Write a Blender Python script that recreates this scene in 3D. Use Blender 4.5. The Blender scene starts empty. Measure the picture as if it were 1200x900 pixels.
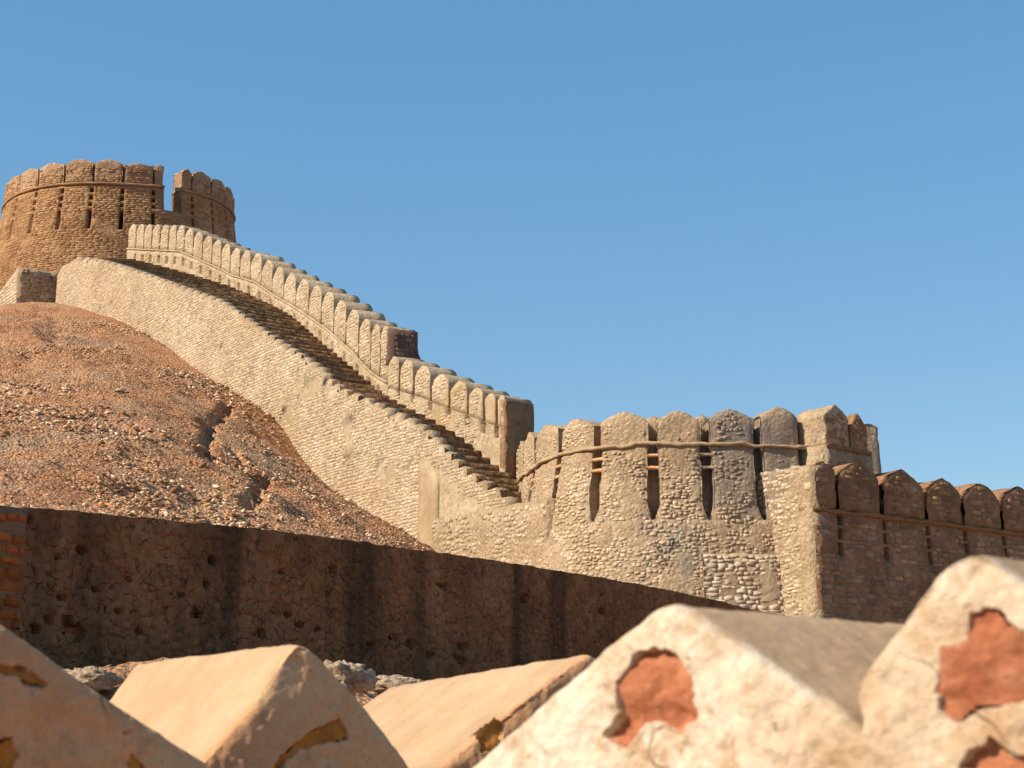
import bpy, math, random
import numpy as np
from math import sin, cos, tan, radians as R, atan, atan2, pi, sqrt, hypot

S = bpy.context.scene
col = S.collection

# ------------------------------------------------------------------ camera
F = 1847.0                                   # focal length in photo pixels (1200 wide)
PITCH = atan(412 / F)
cp, sp = cos(PITCH), sin(PITCH)
cam = bpy.data.cameras.new('camera')
cam.sensor_width = 36; cam.lens = 36 * F / 1200
cam.clip_start = 0.1; cam.clip_end = 6000
cam.dof.use_dof = True; cam.dof.focus_distance = 45; cam.dof.aperture_fstop = 6.3
camo = bpy.data.objects.new('camera', cam); col.objects.link(camo)
camo.rotation_euler = (pi / 2 + PITCH, 0, 0)
S.camera = camo

# ------------------------------------------------------------------ light
SUN_AZ, SUN_EL = R(66), R(38)                # azimuth left of the direction back to the camera
to_sun = (-sin(SUN_AZ) * cos(SUN_EL), -cos(SUN_AZ) * cos(SUN_EL), sin(SUN_EL))
w = bpy.data.worlds.new('World'); S.world = w; w.use_nodes = True
nt = w.node_tree
sky = nt.nodes.new('ShaderNodeTexSky'); sky.sky_type = 'NISHITA'; sky.sun_disc = False
sky.sun_elevation = SUN_EL; sky.sun_rotation = atan2(to_sun[0], to_sun[1]) % (2 * pi)
sky.air_density = 1.0; sky.dust_density = 0.0; sky.ozone_density = 3.0; sky.altitude = 0
gm = nt.nodes.new('ShaderNodeGamma'); gm.inputs['Gamma'].default_value = 0.45      # evens the whole sky out and deepens its blue
hs_ = nt.nodes.new('ShaderNodeHueSaturation'); hs_.inputs['Saturation'].default_value = 1.9; hs_.inputs['Value'].default_value = 2.2
nt.links.new(sky.outputs[0], gm.inputs['Color']); nt.links.new(gm.outputs[0], hs_.inputs['Color'])
nt.links.new(hs_.outputs[0], nt.nodes['Background'].inputs[0])
nt.nodes['Background'].inputs[1].default_value = 0.108
sl = bpy.data.lights.new('sun', 'SUN'); sl.energy = 5.0; sl.angle = R(0.5); sl.color = (1.0, 0.875, 0.69)
so = bpy.data.objects.new('sun', sl); col.objects.link(so)
from mathutils import Vector
so.rotation_euler = Vector(to_sun).to_track_quat('Z', 'Y').to_euler()
so.location = (-30, -10, 40)
S.view_settings.view_transform = 'Standard'; S.view_settings.look = 'None'
S.view_settings.gamma = 1; S.view_settings.exposure = 0.55
S.view_settings.use_curve_mapping = False

rng = np.random.default_rng(7)
random.seed(7)

# ------------------------------------------------------------------ measuring helpers
def at(px, py, Y):
    "world point at forward distance Y that the photo shows at pixel px,py"
    a, b = (px - 600) / F, (450 - py) / F
    d = np.array([a, cp - b * sp, sp + b * cp])
    return d * (Y / d[1])

def proj(x, y, z):
    f = y * cp + z * sp
    return 600 + F * x / f, 450 - F * (-y * sp + z * cp) / f

def zpix(y, py):
    return y * tan(PITCH + atan((450 - py) / F))

def hitv(px, py, P, d):
    "distance along, and height on, the upright plane through plan point P with plan direction d"
    a, b = (px - 600) / F, (450 - py) / F
    rx, ry, rz = a, cp - b * sp, sp + b * cp
    # lam*rx - t*dx = Px ; lam*ry - t*dy = Py
    det = rx * (-d[1]) + d[0] * ry
    lam = (P[0] * (-d[1]) + d[0] * P[1]) / det
    t = (rx * P[1] - ry * P[0]) / det
    return t, lam * rz

def zcurve(x, y, cx, cy):
    z = 8.0
    for _ in range(12):
        px, _q = proj(x, y, z)
        z = zpix(y, np.interp(px, cx, cy))
    return z

# ------------------------------------------------------------------ noise
def _h(i, j, k, seed):
    n = (i.astype(np.int64) * 374761393 + j.astype(np.int64) * 668265263 + k.astype(np.int64) * 2147483647 + seed * 1442695) & 0xFFFFFFFF
    n = ((n ^ (n >> 13)) * 1274126177) & 0xFFFFFFFF
    n = ((n ^ (n >> 16)) * 2246822519) & 0xFFFFFFFF
    n = n ^ (n >> 15)
    return (n & 0xFFFF) / 32767.5 - 1.0

def vnoise(p, seed=0):
    i = np.floor(p); f = p - i; f = f * f * (3 - 2 * f)
    i = i.astype(np.int64)
    out = np.zeros(len(p))
    for a in (0, 1):
        wa = f[:, 0] if a else 1 - f[:, 0]
        for b in (0, 1):
            wb = f[:, 1] if b else 1 - f[:, 1]
            for c in (0, 1):
                wc = f[:, 2] if c else 1 - f[:, 2]
                out += wa * wb * wc * _h(i[:, 0] + a, i[:, 1] + b, i[:, 2] + c, seed)
    return out

def fbm(p, scale, octs=4, seed=0, gain=0.5):
    p = np.asarray(p, float) * scale; o = np.zeros(len(p)); a = 1.0
    for k in range(octs):
        o += a * vnoise(p, seed + k * 17); p = p * 2.03 + 11.3; a *= gain
    return o

# ------------------------------------------------------------------ materials
def material(name, cols, scale=0.6, fine=9.0, bump=0.6, bdist=0.02, tone=0.0, rough=0.92, spots=None,
             stretch=(1, 1, 1), streak=None, tonecols=None, cells=None, cracks=None, blots=None):
    "cols: three colours blended by layered noise; tone: how far the per-piece attribute shifts the value"
    m = bpy.data.materials.new(name); m.use_nodes = True
    N, L = m.node_tree.nodes, m.node_tree.links
    b = N['Principled BSDF']; b.inputs['Roughness'].default_value = rough
    b.inputs['Specular IOR Level'].default_value = 0.15
    g = N.new('ShaderNodeNewGeometry')
    mp = N.new('ShaderNodeMapping'); mp.inputs['Scale'].default_value = stretch
    L.new(g.outputs['Position'], mp.inputs['Vector'])
    def noise(sc, det=6, vec=mp.outputs[0], rgh=0.6):
        n = N.new('ShaderNodeTexNoise'); n.inputs['Scale'].default_value = sc
        n.inputs['Detail'].default_value = det; n.inputs['Roughness'].default_value = rgh
        L.new(vec, n.inputs['Vector']); return n.outputs['Fac']
    def mth(op, a, bb):
        n = N.new('ShaderNodeMath'); n.operation = op
        for i, v in enumerate((a, bb)):
            if isinstance(v, (int, float)): n.inputs[i].default_value = v
            else: L.new(v, n.inputs[i])
        return n.outputs[0]
    big = noise(scale, 5); mid = noise(fine, 7, rgh=0.7)
    mixv = mth('ADD', mth('MULTIPLY', big, 0.6), mth('MULTIPLY', mid, 0.4))
    if tonecols:
        at_ = N.new('ShaderNodeAttribute'); at_.attribute_name = 'tone'
        mixv = mth('ADD', mth('MULTIPLY', mixv, 0.55), mth('MULTIPLY', at_.outputs['Fac'], 0.45))
    r = N.new('ShaderNodeValToRGB'); e = r.color_ramp.elements
    e[0].position = 0.36; e[0].color = (*cols[0], 1); e[1].position = 0.64; e[1].color = (*cols[2], 1)
    k = e.new(0.5); k.color = (*cols[1], 1)
    L.new(mixv, r.inputs['Fac'])
    c = r.outputs['Color']
    def mixc(fac, a, bcol, mode='MIX'):
        n = N.new('ShaderNodeMix'); n.data_type = 'RGBA'; n.blend_type = mode
        L.new(fac, n.inputs['Factor']) if not isinstance(fac, (int, float)) else setattr(n.inputs['Factor'], 'default_value', fac)
        L.new(a, n.inputs['A'])
        if isinstance(bcol, tuple): n.inputs['B'].default_value = (*bcol, 1)
        else: L.new(bcol, n.inputs['B'])
        return n.outputs['Result']
    def ramp01(v, lo, hi):
        n = N.new('ShaderNodeMapRange'); n.inputs['From Min'].default_value = lo; n.inputs['From Max'].default_value = hi
        L.new(v, n.inputs['Value']); return n.outputs['Result']
    def warp(amt, sc):
        n = N.new('ShaderNodeTexNoise'); n.inputs['Scale'].default_value = sc; n.inputs['Detail'].default_value = 3
        L.new(g.outputs['Position'], n.inputs['Vector'])
        a = N.new('ShaderNodeVectorMath'); a.operation = 'MULTIPLY_ADD'
        L.new(n.outputs['Color'], a.inputs[0]); a.inputs[1].default_value = (amt,) * 3; L.new(g.outputs['Position'], a.inputs[2])
        return a.outputs[0]
    cellh = None
    if cells:                                    # (scale, value spread, relief): small stones set in the mortar
        vo = N.new('ShaderNodeTexVoronoi'); vo.inputs['Scale'].default_value = cells[0]
        wv = warp(.35 / cells[0] * 4, cells[0] * .6); L.new(wv, vo.inputs['Vector'])
        sp_ = N.new('ShaderNodeSeparateColor'); L.new(vo.outputs['Color'], sp_.inputs[0])
        hsx = N.new('ShaderNodeHueSaturation')
        L.new(mth('ADD', mth('MULTIPLY', sp_.outputs[0], 2 * cells[1]), 1 - cells[1]), hsx.inputs['Value'])
        L.new(c, hsx.inputs['Color']); c = hsx.outputs['Color']
        cellh = mth('MULTIPLY', mth('SUBTRACT', mth('MULTIPLY', sp_.outputs[1], .8), mth('MULTIPLY', vo.outputs['Distance'], 1.0)), cells[2])
    if cracks:                                   # (scale, width, colour, strength)
        vo = N.new('ShaderNodeTexVoronoi'); vo.feature = 'DISTANCE_TO_EDGE'; vo.inputs['Scale'].default_value = cracks[0]
        L.new(warp(.5 / cracks[0] * 2, cracks[0] * 1.2), vo.inputs['Vector'])
        lt_ = ramp01(vo.outputs['Distance'], cracks[1], 0)
        msk = ramp01(noise(cracks[0] * .8, 3, g.outputs['Position']), .46, .56)
        f = mth('MULTIPLY', mth('MULTIPLY', lt_, msk), cracks[3]); c = mixc(f, c, cracks[2])
        ch_ = mth('MULTIPLY', f, -1.2); cellh = ch_ if cellh is None else mth('ADD', cellh, ch_)
    if blots:                                    # (centre, radius, colour, strength): one ragged stain at a place
        for ctr, rad_, bc, st in blots:
            ds = N.new('ShaderNodeVectorMath'); ds.operation = 'DISTANCE'
            L.new(warp(rad_ * 1.3, 1.6 / rad_), ds.inputs[0]); ds.inputs[1].default_value = tuple(float(v) + rad_ * .65 for v in ctr)
            c = mixc(mth('MULTIPLY', ramp01(ds.outputs['Value'], rad_, rad_ * .75), st), c, bc)
    if spots:                                    # (colour, noise scale, low, high, strength)
        for sc_, s_, lo, hi, st in spots:
            f = mth('MULTIPLY', ramp01(noise(s_, 5, rgh=0.65), lo, hi), st)
            c = mixc(f, c, sc_)
    if streak:                                   # vertical runs: (colour, scale, low, high, strength)
        sc_, s_, lo, hi, st = streak
        mp2 = N.new('ShaderNodeMapping'); mp2.inputs['Scale'].default_value = (1, 1, 0.09)
        L.new(g.outputs['Position'], mp2.inputs['Vector'])
        f = mth('MULTIPLY', ramp01(noise(s_, 4, mp2.outputs[0]), lo, hi), st)
        c = mixc(f, c, sc_)
    if tone:
        at2 = N.new('ShaderNodeAttribute'); at2.attribute_name = 'tone'
        hs = N.new('ShaderNodeHueSaturation')
        L.new(mth('ADD', mth('MULTIPLY', at2.outputs['Fac'], 2 * tone), 1 - tone), hs.inputs['Value'])
        L.new(c, hs.inputs['Color']); c = hs.outputs['Color']
    grain = noise(70, 4, g.outputs['Position'], 0.7)
    hs2 = N.new('ShaderNodeHueSaturation')
    L.new(mth('ADD', mth('MULTIPLY', grain, 0.5), 0.75), hs2.inputs['Value']); L.new(c, hs2.inputs['Color'])
    L.new(hs2.outputs['Color'], b.inputs['Base Color'])
    bp = N.new('ShaderNodeBump'); bp.inputs['Strength'].default_value = bump; bp.inputs['Distance'].default_value = bdist
    hgt = mth('ADD', noise(fine * 1.7, 8, g.outputs['Position'], 0.7), mth('MULTIPLY', grain, 0.25))
    if cellh is not None: hgt = mth('ADD', hgt, cellh)
    L.new(hgt, bp.inputs['Height']); L.new(bp.outputs[0], b.inputs['Normal'])
    return m

M = {}
M['cream'] = material('cream_stone', [(0.356, 0.260, 0.164), (0.455, 0.344, 0.230), (0.562, 0.451, 0.331)], .5, 7, .8, .02, tone=.26,
                      spots=[((.33, .28, .23), .8, .56, .7, .45), ((.43, .28, .14), .45, .55, .7, .45)])
M['cream_mortar'] = material('cream_mortar', [(0.326, 0.230, 0.140), (0.415, 0.309, 0.199), (0.493, 0.383, 0.264)], .7, 8, .9, .03,
                      spots=[((.43, .28, .14), .45, .55, .7, .4)], cells=(9, .16, .5))
M['plaster'] = material('tan_plaster', [(0.331, 0.225, 0.130), (0.396, 0.284, 0.173), (0.451, 0.348, 0.238)], .9, 6, .6, .02,
                      streak=((.28, .20, .13), 2.5, .5, .68, .5), cells=(9, .06, .3))
M['end_plaster'] = material('shaded_end_plaster', [(0.156, 0.095, 0.051), (0.230, 0.139, 0.074), (0.285, 0.188, 0.110)], .9, 5, .9, .04,
                      spots=[((.36, .19, .10), .7, .5, .6, .6)], cells=(7, .12, .6))  # lowered brown puts the shade of the end face into the colour
M['end_stone'] = material('shaded_end_stone', [(.13, .085, .068), (.19, .13, .10), (.27, .20, .165)], .8, 7, .9, .03, tone=.35)  # dark tones here and in the mortar carry the end face's shade
M['end_mortar'] = material('shaded_end_mortar', [(.11, .068, .05), (.15, .095, .07), (.19, .125, .095)], .8, 7, .9, .03)
M['tower'] = material('brown_stone', [(0.230, 0.118, 0.055), (0.345, 0.189, 0.089), (0.460, 0.286, 0.149)], .45, 8, .8, .02, tone=.28,
                      spots=[((.20, .13, .09), .7, .55, .7, .4)])
M['tower_mortar'] = material('brown_mortar', [(0.219, 0.112, 0.050), (0.303, 0.164, 0.079), (0.386, 0.230, 0.114)], .6, 8, .9, .03, stretch=(1, 1, 2.6), cells=(6, .15, .6))
M['tower_top'] = material('clay_string', [(.24, .135, .07), (.32, .19, .10), (.39, .25, .14)], .9, 8, .8, .03)
M['tower_cap'] = material('pale_tower_plaster', [(0.286, 0.170, 0.095), (0.382, 0.249, 0.154), (0.456, 0.329, 0.223)], 1.3, 8, .9, .04,
                      spots=[((.29, .16, .08), 1.6, .5, .6, .7)], cells=(7, .14, .6))
BB = [(at(872, 560, 38.8), 1.5, (.225, .185, .15), .62), (at(855, 500, 38.6), .75, (.27, .235, .205), .6), (at(908, 505, 39), .7, (.27, .235, .205), .5), (at(800, 640, 38), .7, (.37, .305, .235), .45)]
BWEAR_PIT_SHADE = [((.17, .115, .075), 15, .62, .68, .6), ((.25, .205, .165), .9, .60, .68, .45), ((.42, .28, .16), .5, .57, .7, .4)]  # fine dark specks paint stone shadows; the grey and tan are weathering
M['bastion'] = material('weathered_stone', [(0.365, 0.252, 0.156), (0.476, 0.349, 0.224), (0.576, 0.446, 0.307)], .7, 7, .9, .03, tone=.24, spots=BWEAR_PIT_SHADE, blots=BB)
M['bastion_mortar'] = material('weathered_mortar', [(0.372, 0.254, 0.150), (0.462, 0.330, 0.203), (0.541, 0.400, 0.260)], .7, 7, 1., .07, spots=BWEAR_PIT_SHADE, cells=(9.5, .15, .55), blots=BB)
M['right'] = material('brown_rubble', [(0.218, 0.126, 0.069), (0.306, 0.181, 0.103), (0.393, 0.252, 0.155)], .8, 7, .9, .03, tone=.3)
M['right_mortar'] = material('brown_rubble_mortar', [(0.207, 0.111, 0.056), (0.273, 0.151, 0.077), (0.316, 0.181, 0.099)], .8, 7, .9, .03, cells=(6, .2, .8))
M['band'] = material('clay_band', [(.33, .21, .12), (.41, .28, .165), (.47, .335, .21)], 1.5, 9, .9, .03)
M['right_band'] = material('shaded_clay_band', [(0.190, 0.095, 0.041), (0.260, 0.135, 0.060), (0.310, 0.171, 0.083)], 1.5, 9, .9, .03)  # clay band darkened, its shade put into the colour
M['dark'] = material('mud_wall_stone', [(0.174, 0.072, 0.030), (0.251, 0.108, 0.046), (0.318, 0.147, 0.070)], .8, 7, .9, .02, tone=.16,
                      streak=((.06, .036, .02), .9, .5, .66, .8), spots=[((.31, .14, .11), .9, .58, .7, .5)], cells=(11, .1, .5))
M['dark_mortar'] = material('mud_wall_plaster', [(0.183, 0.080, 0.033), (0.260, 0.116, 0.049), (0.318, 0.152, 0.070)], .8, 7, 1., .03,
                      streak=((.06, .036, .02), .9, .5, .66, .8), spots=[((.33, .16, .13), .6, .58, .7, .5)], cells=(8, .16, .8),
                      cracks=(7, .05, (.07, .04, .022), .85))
M['quoin'] = material('orange_brick', [(0.239, 0.065, 0.015), (0.323, 0.095, 0.023), (0.379, 0.135, 0.038)], 2, 9, .8, .02, tone=.25)
M['quoin_mortar'] = material('clay_mortar', [(.15, .085, .05), (.20, .12, .07), (.25, .16, .10)], 2, 9, .8, .02)
M['step'] = material('step_stone', [(0.133, 0.072, 0.034), (0.199, 0.117, 0.057), (0.266, 0.167, 0.086)], 1.2, 6, 1., .04, cells=(6, .3, .9))
M['earth'] = material('red_earth', [(0.359, 0.159, 0.072), (0.451, 0.218, 0.104), (0.520, 0.290, 0.153)], .25, 3.0, 1., .06,
                      spots=[((.43, .29, .18), .35, .5, .62, .6), ((.37, .15, .07), .22, .56, .66, .6)], cells=(13, .34, 1.2))
M['rock'] = material('rubble_stone', [(0.346, 0.181, 0.089), (0.484, 0.297, 0.165), (0.600, 0.427, 0.270)], .5, 7, .7, .02, tone=.3, tonecols=True)
M['pale_rock'] = material('pale_rock', [(0.276, 0.187, 0.124), (0.386, 0.280, 0.192), (0.497, 0.381, 0.273)], 2, 9, .9, .03, tone=.2, cells=(14, .25, 1.0))
M['fg'] = material('lime_plaster', [(0.489, 0.345, 0.213), (0.624, 0.489, 0.351), (0.728, 0.634, 0.514)], 2.6, 11, .8, .02, rough=.85,
                   spots=[((.74, .65, .52), 3.0, .50, .60, .85), ((.42, .24, .115), 4.0, .55, .64, .75), ((.46, .29, .16), 13, .54, .64, .7), ((.11, .065, .04), 24, .66, .72, .75)],
                   cracks=(2.3, .006, (.20, .11, .06), .6))
M['fg_roof'] = material('smooth_tan_plaster', [(0.375, 0.240, 0.135), (0.437, 0.289, 0.169), (0.491, 0.337, 0.207)], 1.6, 9, .45, .01, rough=.9,
                   spots=[((.36, .22, .12), 5, .58, .70, .5), ((.12, .075, .045), 30, .68, .74, .5)])
M['fg_shade'] = material('shaded_lime_plaster', [(0.465, 0.241, 0.116), (0.606, 0.337, 0.174), (0.629, 0.426, 0.235)], 2.6, 11, .8, .02, rough=.85,
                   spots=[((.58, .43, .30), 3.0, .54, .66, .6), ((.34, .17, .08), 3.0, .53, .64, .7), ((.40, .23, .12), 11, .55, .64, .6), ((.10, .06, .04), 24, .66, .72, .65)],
                   cracks=(1.9, .006, (.14, .08, .05), .7))  # shaded copy of the lime plaster, warm shade tone in the colour
M['fg_brick'] = material('bare_brick', [(.38, .125, .06), (.50, .19, .095), (.58, .28, .16)], 5, 16, .9, .02,
                   spots=[((.66, .38, .22), 7, .54, .64, .6), ((.36, .10, .05), 9, .58, .66, .6), ((.12, .06, .04), 22, .66, .72, .6)])
M['fg_brick_ochre'] = material('ochre_brick', [(.36, .13, .022), (.47, .19, .035), (.55, .26, .07)], 6, 14, .9, .02,
                   spots=[((.22, .08, .03), 9, .56, .66, .6)])
M['wood'] = material('orange_timber', [(.50, .25, .11), (.58, .32, .15), (.62, .40, .22)], 3, 20, .5, .01)
M['twig'] = material('dry_twig', [(.20, .14, .10), (.27, .20, .15), (.33, .26, .20)], 5, 20, .5, .01)
M['paint'] = material('green_paint', [(.10, .22, .17), (.13, .27, .21), (.17, .30, .24)], 9, 30, .2, .005)
M['soot'] = material('dark_paint', [(.10, .09, .085), (.13, .115, .10), (.16, .14, .12)], 9, 30, .2, .005)

# ------------------------------------------------------------------ object helpers
def thing(name, label, cat, loc, group=None):
    o = bpy.data.objects.new(name, None); col.objects.link(o); o.location = loc
    o.empty_display_size = 0.5
    o['label'] = label; o['category'] = cat
    if group: o['group'] = group
    o['wloc'] = [float(v) for v in loc]
    return o

def wl(o):
    return np.array(o['wloc'])

def mesh_np(name, V, quads=None, tris=None):
    me = bpy.data.meshes.new(name)
    nq = 0 if quads is None else len(quads); ntr = 0 if tris is None else len(tris)
    idx = []
    if nq: idx.append(np.asarray(quads, np.int32).ravel())
    if ntr: idx.append(np.asarray(tris, np.int32).ravel())
    idx = np.concatenate(idx)
    tot = np.concatenate([np.full(nq, 4, np.int32), np.full(ntr, 3, np.int32)])
    st = np.concatenate([[0], np.cumsum(tot)[:-1]]).astype(np.int32)
    me.vertices.add(len(V)); me.vertices.foreach_set('co', np.asarray(V, np.float32).ravel())
    me.loops.add(len(idx)); me.loops.foreach_set('vertex_index', idx)
    me.polygons.add(len(tot)); me.polygons.foreach_set('loop_start', st); me.polygons.foreach_set('loop_total', tot)
    me.update(calc_edges=True); me.validate()
    return me

def part(name, V, quads, tris, m, parent=None, smooth=False, origin=None, tone=None, kind=None, label=None):
    V = np.asarray(V, float)
    if origin is None:
        origin = np.array([*(V.min(0)[:2] + V.max(0)[:2]) / 2, V[:, 2].min()])
    me = mesh_np(name, V - origin, quads, tris)
    if isinstance(m, (list, tuple)):
        for x in m: me.materials.append(x)
    else: me.materials.append(m)
    if tone is not None:
        a = me.attributes.new('tone', 'FLOAT', 'POINT'); a.data.foreach_set('value', np.asarray(tone, np.float32))
    if smooth: me.polygons.foreach_set('use_smooth', np.ones(len(me.polygons), bool))
    o = bpy.data.objects.new(name, me); col.objects.link(o)
    if parent is not None:
        o.parent = parent; o.location = origin - wl(parent)
    else: o.location = origin
    o['wloc'] = [float(v) for v in origin]
    if kind: o['kind'] = kind
    if label: o['label'] = label
    return o

def boxgrid(A, B, C, fn, wob=0.0, wsc=3.0, seed=1):
    """surface of a deformed box: A, B, C are the lattice values of the three parameters;
    fn(a,b,c) -> (n,3). returns verts, quads"""
    A, B, C = map(np.asarray, (A, B, C)); na, nb, nc = len(A), len(B), len(C)
    I, J, K = np.meshgrid(np.arange(na), np.arange(nb), np.arange(nc), indexing='ij')
    surf = (I == 0) | (I == na - 1) | (J == 0) | (J == nb - 1) | (K == 0) | (K == nc - 1)
    ids = -np.ones((na, nb, nc), int); ids[surf] = np.arange(surf.sum())
    V = fn(A[I[surf]].astype(float), B[J[surf]].astype(float), C[K[surf]].astype(float))
    if wob:
        V = V + wob * np.stack([fbm(V, wsc, 3, seed), fbm(V, wsc, 3, seed + 50), fbm(V, wsc, 3, seed + 90)], 1)
    Q = []
    def face(a, flip):
        q = np.stack([a[:-1, :-1], a[1:, :-1], a[1:, 1:], a[:-1, 1:]], -1).reshape(-1, 4)
        Q.append(q[:, ::-1] if flip else q)
    face(ids[:, :, 0], True); face(ids[:, :, -1], False)
    face(ids[:, 0, :], False); face(ids[:, -1, :], True)
    face(ids[0, :, :], False); face(ids[-1, :, :], True)
    return V, np.concatenate(Q)

def fixnormals(o):
    import bmesh
    bm = bmesh.new(); bm.from_mesh(o.data)
    bmesh.ops.recalc_face_normals(bm, faces=bm.faces); bm.to_mesh(o.data); bm.free()
    return o

def lin(a, b, n): return np.linspace(a, b, n)

def stones(u0, u1, v0, v1, cw, ch, keep, mapf, relief=.03, joint=.02, jit=.18, back=-.04, drop=0.0, lift=0.0, vrow=.2, sq=0.0, patch=0.0, clip=(), vtop=None):
    """courses of irregular stones over a wall. keep(u, v) -> mask for arrays of outline points.
    returns list of (verts 17x3 stacked), tone"""
    U, VV, W, H = [], [], [], []
    v = v0
    while v < v1:
        h = ch * rng.uniform(.75, 1.3)
        u = u0 - rng.uniform(0, cw)
        while u < u1:
            wd = cw * rng.uniform(.55, 1.5)
            U.append(u + wd / 2); VV.append(v + h / 2 + rng.uniform(-vrow, vrow) * h * .5); W.append(wd); H.append(h)
            u += wd
        v += h
    U, VV, W, H = map(np.array, (U, VV, W, H)); n = len(U)
    hw = np.maximum(W - joint, .02) / 2; hh = np.maximum(H - joint, .02) / 2
    k1, k2 = .62 + .3 * sq, .55 + .35 * sq
    cxo = np.array([-1, -k1, k1, 1, 1, k1, -k1, -1.]); cyo = np.array([-k2, -1, -1, -k2, k2, 1, 1, k2])
    ou = U[:, None] + hw[:, None] * (cxo + rng.uniform(-jit, jit, (n, 8)))
    ov = VV[:, None] + hh[:, None] * (cyo + rng.uniform(-jit, jit, (n, 8)))
    ok = keep(ou.ravel(), ov.ravel()).reshape(n, 8).all(1) & (rng.random(n) >= drop)
    if patch: ok &= fbm(np.stack([U, VV, 0 * U], 1), .9, 3, 5) < 1.0 - patch + rng.normal(0, .15, n)
    ou, ov, U, VV = ou[ok], ov[ok], U[ok], VV[ok]; n = len(U)
    if n == 0: return np.zeros((0, 17, 3)), np.zeros(0)
    for r0, r1, q0, q1 in clip:                     # keep stones clear of openings by cutting them at the edge
        hit = (ou.max(1) > r0) & (ou.min(1) < r1) & (ov.min(1) < q1) & (ov.max(1) > q0)
        left = (U < (r0 + r1) / 2)
        ou = np.where((hit & left)[:, None], np.minimum(ou, r0), ou); ou = np.where((hit & ~left)[:, None], np.maximum(ou, r1), ou)
    if vtop is not None: ov = np.minimum(ov, vtop(ou) - .012)
    if clip or vtop is not None:
        ok = (np.ptp(ou, 1) > .05) & (np.ptp(ov, 1) > .035); ou, ov, U, VV = ou[ok], ov[ok], ou[ok].mean(1), ov[ok].mean(1); n = len(U)
    rel = relief * rng.uniform(.45, 1.35, n) + lift
    iu = U[:, None] + (ou - U[:, None]) * .88; iv = VV[:, None] + (ov - VV[:, None]) * .84
    tilt = rng.uniform(-.25, .25, (n, 1)) * cxo + rng.uniform(-.25, .25, (n, 1)) * cyo
    fd = rel[:, None] * (.9 + .6 * tilt + rng.uniform(-.15, .15, (n, 8)))
    uu = np.concatenate([ou, iu, U[:, None]], 1); vv = np.concatenate([ov, iv, VV[:, None]], 1)
    dd = np.concatenate([np.full((n, 8), back), fd, rel[:, None]], 1)
    P = mapf(uu.ravel(), vv.ravel(), -dd.ravel()).reshape(n, 17, 3)
    return P, rng.random(n)

_q = np.array([[i, (i + 1) % 8, 8 + (i + 1) % 8, 8 + i] for i in range(8)])
_t = np.array([[8 + i, 8 + (i + 1) % 8, 16] for i in range(8)])

def add_stones(P, T, m, parent, individuals=0, name='stone', stuffname='stonework', smooth=False):
    n = len(P)
    if n == 0: return
    size = np.zeros(n)
    if individuals:
        px, py = proj(P[:, :8, 0], P[:, :8, 1], P[:, :8, 2])
        vis = ((px > -10) & (px < 1210) & (py < 905)).all(1)
        size = (px.max(1) - px.min(1)) * (py.max(1) - py.min(1)) * vis
        order = np.argsort(-size); chosen = order[:individuals]; chosen = chosen[size[chosen] > 70]
    else: chosen = np.array([], int)
    rest = np.setdiff1d(np.arange(n), chosen)
    for i in chosen:
        part(name, P[i], _q, _t, m, parent, origin=P[i].mean(0), tone=np.full(17, T[i]), smooth=smooth)
    if len(rest):
        off = (np.arange(len(rest)) * 17)[:, None, None]
        part(stuffname, P[rest].reshape(-1, 3), (off + _q).reshape(-1, 4), (off + _t).reshape(-1, 3), m, parent,
             tone=np.repeat(T[rest], 17), kind='stuff', smooth=smooth)

gothic = lambda a: np.sqrt(np.maximum(4 - (1 + np.abs(a)) ** 2, 0)) / sqrt(3)
def rdome(a): return .55 * np.maximum(1 - np.abs(a), 0) + .45 * np.maximum(1 - np.abs(a) ** 2.4, 0)
def bdome(a): return .3 * np.maximum(1 - np.abs(a), 0) + .7 * np.maximum(1 - np.abs(a) ** 2, 0)
def dome(a): return .45 * gothic(a) + .55 * np.sqrt(np.maximum(1 - np.abs(a) ** 2.2, 0))

class Run:
    "an upright wall face along a plan polyline: s along, z up, d into the wall"
    def __init__(self, pts, back_sign=1):
        self.P = np.asarray(pts, float)
        seg = np.diff(self.P, axis=0); self.s = np.concatenate([[0], np.cumsum(np.hypot(*seg.T))])
        tg = np.gradient(self.P, self.s, axis=0); tg /= np.hypot(*tg.T)[:, None]
        self.N = back_sign * np.stack([-tg[:, 1], tg[:, 0]], 1)
        self.len = self.s[-1]
    def plan(self, s):
        s = np.asarray(s, float)
        x = np.interp(s, self.s, self.P[:, 0]); y = np.interp(s, self.s, self.P[:, 1])
        t0 = self.P[0] - self.P[1]; t0 = t0 / np.hypot(*t0); t1 = self.P[-1] - self.P[-2]; t1 = t1 / np.hypot(*t1)
        lo = np.maximum(-s, 0); hi = np.maximum(s - self.len, 0)
        return x + lo * t0[0] + hi * t1[0], y + lo * t0[1] + hi * t1[1]
    def __call__(self, s, z, d):
        s, z, d = np.broadcast_arrays(np.asarray(s, float), z, d)
        x, y = self.plan(s)
        nx = np.interp(s, self.s, self.N[:, 0]); ny = np.interp(s, self.s, self.N[:, 1])
        return np.stack([x + d * nx, y + d * ny, z + 0 * x], -1)

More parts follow.
